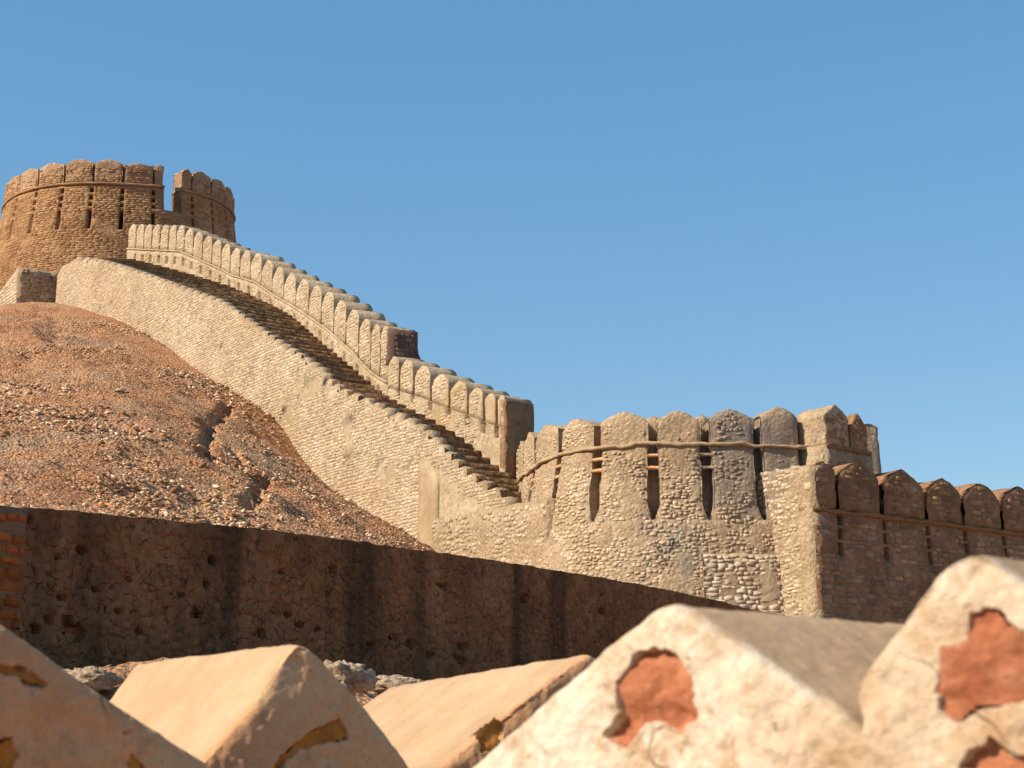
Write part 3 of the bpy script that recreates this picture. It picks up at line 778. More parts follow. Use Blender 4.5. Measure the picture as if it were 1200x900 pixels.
# the wing wall that runs back to the right from the bastion, its face in shade
WP = np.array([(968 - 600) / F * (38.3 * cp + b_str * sp), 38.3]); WD = np.array([sin(R(46)), cos(R(46))])
wrun = Run(np.stack([WP, WP + WD * 6]))
if wrun.N[0] @ np.array([-WD[1], WD[0]]) < 0: wrun.N *= -1
wpx = lambda px: hitv(px, 520, WP, WD)[0]
wb = [0.0, wpx(997), wpx(1019)]
V, Q = wallgrid(wrun, lin(0, wb[-1] + .1, 14), lin(b_bot, b_str, 14), .95, wob=.02, seed=23)
fixnormals(part('wing_wall', V, Q, None, M['bastion_mortar'], bastion))
wing = []
for i, (a_, b_, ap) in enumerate(((wb[0], wb[1], 474.5), (wb[1], wb[2], 485))):
    za = zpix(38.3 + .7 * (a_ + b_) / 2, ap)
    wing.append((a_, b_, za - .34, za))
    fixnormals(merlon(wrun, a_, b_, b_str + .004, za - .34, za, .95, M['bastion_mortar'] if i == 0 else M['right_mortar'], bastion, bdome, .03 if i == 0 else .07, 10, .03, seed=47 + i))
V, Q = wallgrid(lambda s_, z, d: wrun(s_, z, d - .05), lin(0.02, wb[-1], 20), lin(b_str - .05, b_str + .05, 3), .3, wob=.02, seed=24)
fixnormals(part('string_course', V, Q, None, M['right_band'], bastion))
def wkeep(u, v):
    ok = (u > .03) & (np.abs(v - b_str) > .08)
    for a_, b_, zs, za in wing:
        m_ = (u >= a_) & (u < b_) & (v > b_str); a = np.abs(u - (a_ + b_) / 2) / ((b_ - a_) / 2 - .05)
        ok &= ~m_ | ((a < .93) & (v < zs + (za - zs) * bdome(np.minimum(a, 1)) - .05))
    return ok & (u < wb[-1] - .03)
P_, T_ = stones(0, wb[-1], b_str - 1.5, b_str + 1.3, .17, .12, wkeep, wrun, .014, .01, .28, -.03, .1, vrow=.6)
add_stones(P_, T_, M['right'], bastion)
# pale merlon standing behind the wing wall
e0 = np.array([(1008 - 600) / F * (42.2 * cp + 8 * sp), 42.2]); e1 = np.array([(1029 - 600) / F * (42.4 * cp + 8 * sp), 42.4])
erun = Run(np.stack([e0, e1]))
if erun.N[0][1] < 0: erun.N *= -1
za = zpix(41.9, 493)
fixnormals(merlon(lambda s_, z, d: erun(s_, z, d - np.maximum(za - z, 0) * .06), 0, erun.len, zpix(41.9, 600), za - .1, za, .5, M['bastion_mortar'], bastion, bdome, .0, 12, .02, seed=49, lean=0))
# faded scrawl of green and dark paint
def stroke(name, pts, wd, m):
    pts = np.array(pts, float); n = len(pts)
    ss = np.array([float(bsl(p)) for p in pts[:, 0]]); zv = np.array([zpix(BYF - .25, p) for p in pts[:, 1]])
    V = []
    for k in (-1, 1): V.append(bmap(ss + k * wd * .5, zv + k * wd * .4, -.045 * np.ones(n)))
    V = np.stack(V, 1).reshape(-1, 3); q = [[2 * i, 2 * i + 1, 2 * i + 3, 2 * i + 2] for i in range(n - 1)]
    return V, np.array(q)
V, Q = stroke('graffiti', [(777, 645), (782, 638), (780, 642), (787, 634), (784, 640), (791, 629), (795, 622), (799, 618)], .045, None)
part('graffiti', V, Q, None, M['paint'], bastion)
V, Q = stroke('graffiti', [(762, 636), (768, 642), (772, 652), (776, 660), (774, 664), (768, 663)], .018, None)
part('graffiti', V, Q, None, M['soot'], bastion)

# ================================================================== the right-hand wall
QP = at(951, 560, 37.0)[:2]; QA = atan2(.83, .56)
QD = np.array([sin(QA), cos(QA)])
rrun = Run(np.stack([QP, QP + QD * 22])); QB = np.array([-QD[1], QD[0]])
if rrun.N[0] @ QB < 0: rrun.N *= -1
q_str = [hitv(px, py, QP, QD) for px, py in ((955, 596), (1030, 605), (1100, 615), (1200, 627))]
q_bot = zpix(37, 790) - 1.6
zst = lambda s: np.interp(s, [0, q_str[-1][0]], [q_str[0][1], q_str[-1][1]])
gaps = [hitv(px, 560, QP, QD)[0] for px in (981.5, 1033, 1084, 1127, 1172)]
while len(gaps) < 12: gaps.append(gaps[-1] + (gaps[-1] - gaps[-2]))
qb = [0.02] + gaps
q_ap = [(965, 541), (1000, 540.5), (1053, 549), (1098, 559), (1143, 565), (1188, 569)]
def rbat(s, z, d):
    o = np.maximum(zst(s) - z, 0) * .06
    return rrun(s - o * np.clip(1 - s / 3, 0, 1), z, d - o)
right = thing('rubble_wall', 'shaded brown rubble wall with a row of pointed merlons running right from the bastion corner', 'wall', (*QP, q_bot))
holes = []
for i, g in enumerate(gaps[:8]):
    gg = g - .02
    for a, b in ((.07, .26), (.32, .54), (.60, .86)): holes.append((gg - .075, gg + .075, -b, -a, .8))
zlen = float(zst(0)) - q_bot
V, Q = wallgrid(rbat, lin(.02, qb[-1], 60), np.concatenate([lin(-1.0, 0, 12)]), .9,
                [(h[0], h[1], h[2] * .7 * 1.15 / zlen * 1.55, h[3] * .7 * 1.15 / zlen * 1.55, .8) for h in holes],
                zfun=lambda a, b: zst(a) + (zst(a) - q_bot) * b, wob=.025, seed=51)
fixnormals(part('wall', V, Q, None, M['right_mortar'], right))
hz = [(h[0], h[1], h[2] * .7 * 1.15 * 1.55, h[3] * .7 * 1.15 * 1.55) for h in holes]
qm = []
for i in range(len(qb) - 1):
    b0, b1 = qb[i], qb[i + 1]; c = (b0 + b1) / 2
    if i < len(q_ap):
        ss, za = hitv(*q_ap[i], QP, QD)
    else: za = float(zst(c)) + 1.0
    zs = za - .40
    if i == 0: zs = za - .16
    qm.append((b0, b1, zs, za))
    fixnormals(merlon(rrun, b0, b1, lambda s: zst(s) + .05, zs, za, .85, M['right_mortar'], right, rdome, .06, 8, .03, seed=60 + i))
    if i:
        V, Q = boxgrid(lin(-.24, .24, 7), lin(0, 1, 4), lin(0, 1, 3), lambda x, y, k: rrun(b0 + .02 + x, zst(b0) + .02 + y * (za - .42 - zst(b0) + .16 * (1 - np.abs(x) / .24)), .4 + .4 * k), .02, 4, i)
        fixnormals(part('crenel_block', V, Q, None, M['right_mortar'], right))
V, Q = wallgrid(lambda s, z, d: rrun(s, z, d - .05), lin(.01, qb[-1], 90), lin(0, 1, 3), .5, zfun=lambda a, b: zst(a) - .045 + .1 * b, wob=.03, wsc=3, seed=52)
fixnormals(part('string_course', V, Q, None, M['right_band'], right))
def rkeep(u, v):
    ok = (u > .02)
    
    for b0, b1, zs, za in qm:
        m_ = (u >= b0) & (u < b1) & (v > zst(u) - .05); a = np.abs(u - (b0 + b1) / 2) / ((b1 - b0) / 2 - .06)
        ok &= ~m_ | ((a < .95) & (v < zs + (za - zs) * rdome(np.minimum(a, 1)) - .04))
    return ok & (np.abs(v - zst(u)) > .1)
P_, T_ = stones(0, qb[8], q_bot + 1.5, float(zst(0)) + 1.2, .26, .14, rkeep, rbat, .015, .012, .24, -.03, .1, vrow=.4, sq=.3,
                clip=[(h[0] - .015, h[1] + .015, float(zst(h[0])) + h[2] - .02, float(zst(h[0])) + h[3] + .02) for h in hz])
add_stones(P_, T_, M['right'], right, 300)
# sunlit return of the corner, joining the bastion
ret_top = hitv(945, 540, QP, -QB)[1] if False else zpix(37.3, 541)
def retmap(u, v, d):
    o = np.maximum(float(zst(0)) - v, 0) * .06
    uu = u - o * np.clip(1 - u / 3, 0, 1)
    return np.stack([QP[0] + uu * QB[0] + (d - o) * QD[0], QP[1] + uu * QB[1] + (d - o) * QD[1], v + 0 * u], -1)
V, Q = wallgrid(retmap, lin(.0, 3.2, 16), lin(q_bot, ret_top - .1, 30), .5, wob=.02, seed=55)
fixnormals(part('corner_wall', V, Q, None, M['bastion_mortar'], right))
P_, T_ = stones(.42, 3.0, q_bot + 1.5, ret_top - .15, .165, .1, lambda u, v: u > .4, retmap, .011, .008, .3, -.03, .1, vrow=.8, patch=.2)
add_stones(P_, T_, M['cream'], right, 100)
P_, T_ = stones(-.0, .42, q_bot + 1.5, ret_top - .15, .3, .2, lambda u, v: (u < .41) & (u > .01), retmap, .014, .02, .14, -.03, .35, sq=.6)
add_stones(P_, T_, M['bastion'], right, 0, stuffname='quoin_stonework')

# ================================================================== the block left of the stair head
KP = at(20, 340, 73.0)[:2]; KD = np.array([sin(R(55)), cos(R(55))]); KL = np.array([-cos(R(55)), sin(R(55))])
k_top = zpix(73.0, 313); k_bot = zpix(73.0, 372)
block = thing('stone_block_wall', 'squared end of a pale stone wall beside the stair head, its right face in shade', 'wall', (*KP, k_bot))
kmap = lambda u, v, d: np.stack([KP[0] + u * KL[0] + d * KD[0], KP[1] + u * KL[1] + d * KD[1], v + 0 * u], -1)
ktop = lambda a: k_top - .22 * a
V, Q = wallgrid(kmap, lin(0, 6, 14), lin(0, 1, 10), 3.2, zfun=lambda a, b: k_bot - .8 + (ktop(a) - k_bot + .8) * b, wob=.02, nc=8, seed=71)
fixnormals(part('wall', V, Q, None, M['cream_mortar'], block))
P_, T_ = stones(0.03, 5.5, k_bot - .3, k_top, .24, .15, lambda u, v: (u > .02) & (v < ktop(u) - .02), kmap, .016, .014, .15, -.03, .05, sq=.3)
add_stones(P_, T_, M['cream'], block)
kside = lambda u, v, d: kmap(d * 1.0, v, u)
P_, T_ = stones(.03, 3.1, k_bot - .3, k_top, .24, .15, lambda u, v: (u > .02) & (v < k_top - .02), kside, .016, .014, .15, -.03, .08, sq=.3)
add_stones(P_, T_, M['right'], block, stuffname='side_stonework')  # brown stones on the pale wall paint this face's shade

# ================================================================== the dark retaining wall in front
DP = at(0, 592, 18.5)[:2]; DA = R(35.2); DD = np.array([sin(DA), cos(DA)])
DS0 = -6.0
drun = Run(np.stack([DP + DD * DS0, DP + DD * 22.6])); DB = np.array([-DD[1], DD[0]])
if drun.N[0] @ DB < 0: drun.N *= -1
dm = lambda s, z, d: drun(s - DS0, z, d)
tops = np.array([hitv(px, py, DP, DD) for px, py in ((0, 592), (100, 599), (200, 609), (300, 618), (430, 635), (560, 653), (700, 675), (800, 694), (880, 713), (930, 722))])
dtop = lambda s: np.interp(s, tops[:, 0], tops[:, 1])
d_bot = .2
dark = thing('mud_wall', 'long low shaded mud and rubble wall with small dark holes at the foot of the red slope', 'wall', (*DP, d_bot))
hp = [(95, 644, 16, 12), (249, 656, 8, 12), (390, 666, 12, 11), (67, 653, 9, 7), (519, 687, 9, 10), (616, 702, 9, 10), (707, 717, 7, 9),
      (40, 737, 17, 10), (78, 726, 12, 10), (57, 727, 12, 8), (86, 742, 30, 20), (165, 741, 14, 10), (213, 697, 10, 8), (228, 712, 9, 6), (230, 720, 15, 7),
      (141, 716, 13, 7), (112, 691, 8, 7), (307, 741, 11, 9), (351, 733, 12, 6), (338, 720, 10, 8), (372, 737, 9, 6), (433, 757, 13, 9), (545, 757, 14, 10),
      (540, 773, 13, 9), (504, 767, 12, 7), (330, 668, 9, 5), (152, 679, 8, 6), (240, 685, 6, 6), (72, 700, 12, 5), (384, 695, 6, 5), (480, 755, 10, 8), (460, 747, 10, 6), (35, 609, 6, 6)]
dh = []
for px, py, wp, hp_ in hp:
    t, z = hitv(px, py, DP, DD); t1, _zz = hitv(px + wp, py, DP, DD); _tt, z1 = hitv(px, py - hp_, DP, DD)
    dh.append((t, z, (t1 - t) / 2.5, (z1 - z) / 2.4))
dA = np.concatenate([lin(DS0, -.2, 40), np.arange(-.15, 8, .035), np.arange(8.05, 22.6, .09)])
dB = lin(0, 1, 62)
rough_top = lambda s: dtop(s) + .012 * fbm(np.stack([s * 4.5, 0 * s, 0 * s], 1), 1, 4, 5) - .01
def dfn(a, b, c):
    zt = np.minimum(rough_top(a), 9); z = d_bot + (zt - d_bot) * b
    p = np.stack([a, z, 0 * a], 1)
    d = .7 * c + np.where(c == 0, .012 * fbm(p, 3, 4, 9) + .012 * fbm(p, 9, 3, 31), 0)
    for t, zc, hw, hh in dh:
        m_ = (c == 0) & (np.abs(a - t) < 2 * hw) & (np.abs(z - zc) < 2 * hh)
        if m_.any():
            q = ((a[m_] - t) / hw) ** 2 + ((z[m_] - zc) / hh) ** 2 + .75 * fbm(p[m_], 13, 3, 3)
            d[m_] = np.where(q < 1.0, .48, d[m_])
    return dm(a, z, d)
V, Q = boxgrid(dA, dB, lin(0, 1, 4), dfn)
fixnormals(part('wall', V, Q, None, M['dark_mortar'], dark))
def dkeep(u, v):
    ok = (v < dtop(u) - .05) & (v > d_bot)
    for t, zc, hw, hh in dh: ok &= ((u - t) / (hw * 1.5)) ** 2 + ((v - zc) / (hh * 1.5)) ** 2 > 1
    q0, q1 = qt0, qt1
    return ok & ~((u > q0) & (u < q1))
qt0, qt1 = -3.0, hitv(26, 650, DP, DD)[0]
P_, T_ = stones(DS0, 22.3, d_bot + .1, 3.0, .15, .11, dkeep, dm, .008, .008, .32, -.03, .3, vrow=.9, lift=.0)
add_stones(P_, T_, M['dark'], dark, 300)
# orange brick quoin at the left end, in grey mortar
V, Q = wallgrid(lambda s, z, d: dm(s, z, d - .05), lin(qt0, qt1, 30), lin(0, 1, 20), .3, zfun=lambda a, b: d_bot + (dtop(a) - .02 - d_bot) * b, wob=.012, seed=81)
fixnormals(part('quoin', V, Q, None, M['quoin_mortar'], dark))
P_, T_ = stones(qt0, qt1, d_bot + .1, 2.7, .24, .14, lambda u, v: (u > qt0 + .02) & (u < qt1 + .22) & (v < dtop(u) - .02), lambda u, v, d: dm(u, v, d - .05), .022, .022, .2, -.02, .03, vrow=.3, lift=.012, sq=.55, clip=[(qt1 - .02, qt1 + 5, -5, 9)])
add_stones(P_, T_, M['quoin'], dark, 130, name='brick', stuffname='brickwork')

# ================================================================== ground
ctrl = []
for t, z in zip(bt, bz):
    p = NP0 + ND * t; ctrl.append((*p, z)); q = p + NQ * 5; ctrl.append((*q, z - 2.0))
for px, py in ((0, 358), (20, 357), (45, 356)): ctrl.append(tuple(at(px, py, 73.0)))
for px, py, Y in ((0, 470, 44), (0, 540, 31), (150, 470, 44.5), (150, 545, 33), (60, 420, 54), (300, 560, 38), (230, 500, 43), (0, 374, 66), (45, 368, 68), (0, 410, 57), (70, 398, 60), (0, 440, 50), (110, 440, 50)): ctrl.append(tuple(at(px, py, Y)))
for t in (-14, -6, -2, 0, 2, 4, 6, 6.8):
    p = DP + DD * t + DB * .5; ctrl.append((*p, float(dtop(t)) - .12))
for t in (9, 12, 16, 20):
    p = DP + DD * t + DB * .8; ctrl.append((*p, 2.0))
ctrl += [(2, 34, 1.9), (6, 36, 1.6), (10, 36, 1.6), (14, 40, 1.6), (20, 46, 1.4), (-40, 60, 12), (-40, 80, 16), (-25, 90, 17), (-60, 60, 8), (0, 75, 8), (15, 70, 4), (-45, 30, 4), (30, 70, 2)]
ctrl = np.array(ctrl)
def tps(r2): return np.where(r2 > 1e-9, .5 * r2 * np.log(np.maximum(r2, 1e-9)), 0)
X = ctrl[:, :2]; K = tps(((X[:, None] - X[None]) ** 2).sum(-1)) + np.eye(len(X)) * .4
Pm = np.c_[np.ones(len(X)), X]; A_ = np.block([[K, Pm], [Pm.T, np.zeros((3, 3))]])
wts = np.linalg.solve(A_, np.r_[ctrl[:, 2], 0, 0, 0])
def hill(x, y):
    out = np.empty(len(x))
    for i in range(0, len(x), 20000):
        xx = np.stack([x[i:i + 20000], y[i:i + 20000]], 1)
        out[i:i + 20000] = tps(((xx[:, None] - X[None]) ** 2).sum(-1)) @ wts[:len(X)] + wts[-3] + xx @ wts[-2:]
    return out
def front(x, y):
    "ground before the dark wall: a bank with its crest a few metres from the wall, falling towards the parapet"
    dist = (x - DP[0]) * -DB[0] + (y - DP[1]) * -DB[1]            # metres in front of the wall
    along = (x - DP[0]) * DD[0] + (y - DP[1]) * DD[1]
    cz = np.interp(along, [-6, 0, 3, 6, 9, 14, 24], [.66, .65, .66, .68, .52, .48, .48])
    return np.interp(dist, [-1, .3, 2.5, 3.2, 4.2, 9, 40], [0, 0, 0, 0, -.35, -2.6, -3.2]) + cz, dist
def ground(x, y, detail=True):
    zf, dist = front(x, y)
    h = hill(np.clip(x, -60, 40), np.clip(y, 5, 100))
    far = np.hypot(np.maximum(np.abs(x + 10) - 45, 0), np.maximum(np.abs(y - 50) - 45, 0))
    h = h * np.exp(-(far / 40) ** 2) + -2 * (1 - np.exp(-(far / 40) ** 2))
    zf = np.where(zf < -3.2 + .5, zf, zf)
    k = np.clip((-dist - .05) / .25, 0, 1)
    z = zf * (1 - k) + h * k
    if detail:
        p = np.stack([x, y, 0 * x], 1); near = np.exp(-(far / 30) ** 2)
        n = .13 * fbm(p, .45, 3, 1) + .10 * fbm(p, 1.7, 3, 2) + .035 * fbm(p, 6, 2, 3)
        inside = ((x - NP0[0]) * NQ[0] + (y - NP0[1]) * NQ[1])
        damp = np.clip(np.abs(dist) / 2.5, .12, 1) * np.clip(np.abs(inside) / 2, .25, 1)
        z = z + n * near * damp
    return z
def hit_ground(px, py):
    Y = np.arange(20, 75, .05); a, b = (px - 600) / F, (450 - py) / F
    d = np.array([a, cp - b * sp, sp + b * cp]); d = d / d[1]
    zz2 = ground(d[0] * Y, Y, False); k = np.argmax(zz2 > d[2] * Y)
    return np.array([d[0] * Y[k], Y[k], zz2[k]])
gul = [[(268, 474), (258, 487), (244, 500), (244, 520), (248, 535), (252, 545)], [(311, 556), (303, 572), (292, 588), (288, 598)], [(272, 520), (279, 535)], [(30, 458), (48, 462), (60, 455)]]
gul3 = [np.array([hit_ground(*p) for p in g]) for g in gul]
def gully(x, y):
    o = np.zeros(len(x)); p = np.stack([x, y], 1)
    for g, w_, dp in zip(gul3, (.2, .17, .14, .2), (.55, .42, .3, .25)):
        dm_ = np.full(len(x), 9.)
        for a, b in zip(g[:-1, :2], g[1:, :2]):
            ab = b - a; t = np.clip(((p - a) @ ab) / (ab @ ab), 0, 1)
            dm_ = np.minimum(dm_, np.hypot(*(p - a - t[:, None] * ab).T))
        dm_ = dm_ + .12 * fbm(np.stack([x, y, 0 * x], 1), 2.5, 3, 77)
        o -= dp * np.clip(1 - dm_ / w_, 0, 1) ** .6
    return o
def axis(lo, hi, step, far):
    mid = np.arange(lo, hi, step); g = [step * 1.25 ** k for k in range(1, 60)]; g = np.cumsum(g); g = g[g < far]
    return np.concatenate([(lo - g)[::-1], mid, mid[-1] + g])
gx = axis(-24, 1.5, .13, 4000); gy = axis(14, 68, .13, 4000)
GX, GY = np.meshgrid(gx, gy, indexing='ij'); gxx, gyy = GX.ravel(), GY.ravel()
gz = ground(gxx, gyy); gz += gully(gxx, gyy)
V = np.stack([gxx, gyy, gz], 1); ids = np.arange(len(V)).reshape(GX.shape)
Q = np.stack([ids[:-1, :-1], ids[1:, :-1], ids[1:, 1:], ids[:-1, 1:]], -1).reshape(-1, 4)
part('ground', V, Q, None, M['earth'], None, origin=np.zeros(3), smooth=True, kind='structure')

# loose rubble on the slope
g5 = (1 + 5 ** .5) / 2
ICO = np.array([(-1, g5, 0), (1, g5, 0), (-1, -g5, 0), (1, -g5, 0), (0, -1, g5), (0, 1, g5), (0, -1, -g5), (0, 1, -g5), (g5, 0, -1), (g5, 0, 1), (-g5, 0, -1), (-g5, 0, 1)]) / sqrt(1 + g5 * g5)
ICF = np.array([(0, 11, 5), (0, 5, 1), (0, 1, 7), (0, 7, 10), (0, 10, 11), (1, 5, 9), (5, 11, 4), (11, 10, 2), (10, 7, 6), (7, 1, 8), (3, 9, 4), (3, 4, 2), (3, 2, 6), (3, 6, 8), (3, 8, 9), (4, 9, 5), (2, 4, 11), (6, 2, 10), (8, 6, 7), (9, 8, 1)])
def rocks_at(x, y, size, sink=.25, zfn=None, base=ICO):
    n = len(x); z = (ground(x, y) + gully(x, y)) if zfn is None else zfn
    V = np.repeat(base[None], n, 0) * rng.uniform(.4, 1.45, (n, len(base), 1))
    V *= (size[:, None] * rng.uniform([.75, .6, .3], [1.5, 1.1, .75], (n, 3)))[:, None, :]
    an = rng.uniform(0, 2 * pi, n); c, s_ = np.cos(an), np.sin(an); tx = rng.uniform(-.5, .5, n)
    Vx = V[:, :, 0] * c[:, None] - V[:, :, 1] * s_[:, None]; Vy = V[:, :, 0] * s_[:, None] + V[:, :, 1] * c[:, None]
    Vz = V[:, :, 2] + Vx * tx[:, None]
    return np.stack([Vx + x[:, None], Vy + y[:, None], Vz + z[:, None] + size[:, None] * sink], -1)
bare = hit_ground(205, 500)
def hillpts(n):
    x = rng.uniform(-23, 2, n * 2); y = rng.uniform(19, 66, n * 2)
    ok = ((x - DP[0]) * DB[0] + (y - DP[1]) * DB[1] > .45) & ((x - NP0[0]) * NQ[0] + (y - NP0[1]) * NQ[1] < -.05)
    p = np.stack([x, y, 0 * x], 1); dens = fbm(p, .22, 3, 41) + .5 * fbm(p, .9, 2, 42)
    ok &= rng.random(n * 2) < np.clip((.95 + .6 * dens) * np.clip((np.hypot(x - bare[0], (y - bare[1]) * .8) - .8) / 1.8, .08, 1), .03, 1)
    return x[ok], y[ok]
x, y = hillpts(56000)
loc_ = np.clip(.75 + .9 * fbm(np.stack([x, y, 0 * x], 1), .3, 3, 88),   .5, 1.35)
size = .86 * loc_ * (.026 + .05 * rng.random(len(x)) ** 2.2 + .035 * (rng.random(len(x)) < .08))
OCT = np.array([(1, 0, 0), (-1, 0, 0), (0, 1, 0), (0, -1, 0), (0, 0, 1), (0, 0, -1)], float)
OCF = np.array([(0, 2, 4), (2, 1, 4), (1, 3, 4), (3, 0, 4), (2, 0, 5), (1, 2, 5), (3, 1, 5), (0, 3, 5)])
big = size > .038
V1 = rocks_at(x[big], y[big], size[big]); n1_ = len(V1); F1 = ((np.arange(n1_) * 12)[:, None, None] + ICF).reshape(-1, 3)
V2 = rocks_at(x[~big], y[~big], size[~big] * 1.15, base=OCT); n2_ = len(V2); F2 = ((np.arange(n2_) * 6)[:, None, None] + OCF).reshape(-1, 3) + n1_ * 12
rb = part('slope_rubble', np.concatenate([V1.reshape(-1, 3), V2.reshape(-1, 3)]), None, np.concatenate([F1, F2]), M['rock'], None,
          tone=np.concatenate([np.repeat(rng.random(n1_), 12), np.repeat(rng.random(n2_), 6)]), kind='stuff', origin=np.array([-8., 40, 8]))
rb['label'] = 'scattered small pale rubble covering the red earth slope below the stairs'; rb['category'] = 'rubble'
x, y = hillpts(300); x, y = x[:70], y[:70]
V = rocks_at(x, y, rng.uniform(.085, .14, len(x)))
for v in V:
    o = part('loose_rock', v, None, ICF, M['rock'], None, tone=np.full(12, rng.random()))
    o['label'] = 'larger loose pale rock lying among the rubble on the red slope'; o['category'] = 'rock'; o['group'] = 'larger loose rocks on the red slope'
# pale broken stones along the crest of the bank before the dark wall
ax = np.concatenate([rng.uniform(-3, 12, 240)]); dd_ = rng.uniform(2.3, 3.5, len(ax))
px_ = DP[0] + DD[0] * ax - DB[0] * dd_; py_ = DP[1] + DD[1] * ax - DB[1] * dd_
V = rocks_at(px_, py_, .03 + .08 * rng.random(len(ax)) ** 2, .1); n = len(V); off = (np.arange(n) * 12)[:, None, None]
rb = part('bank_rubble', V.reshape(-1, 3), None, (off + ICF).reshape(-1, 3), M['pale_rock'], None, tone=np.repeat(rng.random(n), 12), kind='stuff')
rb['label'] = 'pale sunlit broken stones on the bank at the foot of the dark wall'; rb['category'] = 'rubble'
def big_rock(pxs, Y, sz, label):
    c = at(*pxs, Y); n = 900
    # a lumpy boulder grown on a fine sphere
    k = np.arange(n) + .5; ph = np.arccos(1 - 2 * k / n)
    U_, W_ = np.meshgrid(lin(0, 2 * pi, 41)[:-1], lin(.02, pi - .02, 22), indexing='ij')
    D = np.stack([np.cos(U_) * np.sin(W_), np.sin(U_) * np.sin(W_), np.cos(W_)], -1).reshape(-1, 3)
    r = 1 + .24 * fbm(D + c, 1.7, 5, 8) + .34 * np.abs(fbm(D * np.array([1, 1, 2.2]) + c, 2.6, 4, 9)) - .22
    V = D * r[:, None] * np.array(sz) + c
    ids = np.arange(len(V)).reshape(40, 22); a = ids; b = np.roll(ids, -1, 0)
    Q = np.stack([a[:, :-1], a[:, 1:], b[:, 1:], b[:, :-1]], -1).reshape(-1, 4)
    o = fixnormals(part('boulder', V, Q, None, M['pale_rock'], None, tone=np.full(len(V), .5)))
    o['label'] = label; o['category'] = 'rock'
big_rock((406, 794), 15.5, (.27, .28, .165), 'pale ragged boulder standing between the two shaded merlon roofs')
big_rock((462, 805), 16.2, (.33, .25, .12), 'low flat pale boulder just right of the ragged boulder')
big_rock((106, 796), 14.5, (.26, .22, .11), 'low pale boulder showing above the leftmost merlon')

# dry shrub on the hill
sp_ = hit_ground(54, 402)
tv, tq = [], []
def twig(p, d, L, r, lev):
    q = p + d * L; n0 = len(tv) * 6
    s1 = np.cross(d, (0.3, .9, .2)); s1 /= np.linalg.norm(s1); s2 = np.cross(d, s1)
    ring_ = lambda c, rr: [c + rr * (cos(k * 2.094) * s1 + sin(k * 2.094) * s2) for k in range(3)]
    tv.append(np.array(ring_(p, r) + ring_(q, r * .6)))
    for k in range(3): tq.append([n0 + k, n0 + (k + 1) % 3, n0 + 3 + (k + 1) % 3, n0 + 3 + k])
    if lev:
        for _ in range(3):
            e = d + rng.normal(0, .55, 3); e[2] = abs(e[2]) * .8 + .1; twig(q, e / np.linalg.norm(e), L * rng.uniform(.55, .85), r * .62, lev - 1)
for k in range(9):
    d = np.array([rng.normal(0, .5), rng.normal(0, .4), 1.0]); twig(sp_ - (0, 0, .05), d / np.linalg.norm(d), .42, .02, 3)
shrub = thing('dry_shrub', 'leafless dry grey shrub standing on the red slope below the stone block', 'shrub', tuple(sp_))
part('branches', np.concatenate(tv), np.array(tq), None, M['twig'], shrub)

# ================================================================== foreground parapets
def remeshed(V, Q, T, vox):
    me = mesh_np('tmp', V, Q, T); o = bpy.data.objects.new('tmp', me); col.objects.link(o)
    md = o.modifiers.new('r', 'REMESH'); md.mode = 'VOXEL'; md.voxel_size = vox
    dg = bpy.context.evaluated_depsgraph_get(); e = o.evaluated_get(dg); m2 = e.to_mesh()
    n = len(m2.vertices); co = np.empty(n * 3); m2.vertices.foreach_get('co', co)
    no = np.empty(n * 3); m2.vertices.foreach_get('normal', no)
    q = np.empty(len(m2.polygons) * 4, np.int32)
    m2.loops.foreach_get('vertex_index', q) if len(m2.loops) == len(q) else None
    e.to_mesh_clear(); bpy.data.objects.remove(o); bpy.data.meshes.remove(me)
    return co.reshape(-1, 3), no.reshape(-1, 3), q.reshape(-1, 4)

def inpoly(px, py, poly):
    poly = np.asarray(poly, float); ins = np.zeros(len(px), bool); j = len(poly) - 1
    for i in range(len(poly)):
        xi, yi = poly[i]; xj, yj = poly[j]
        c = ((yi > py) != (yj > py)) & (px < (xj - xi) * (py - yi) / (yj - yi + 1e-12) + xi)
        ins ^= c; j = i
    return ins

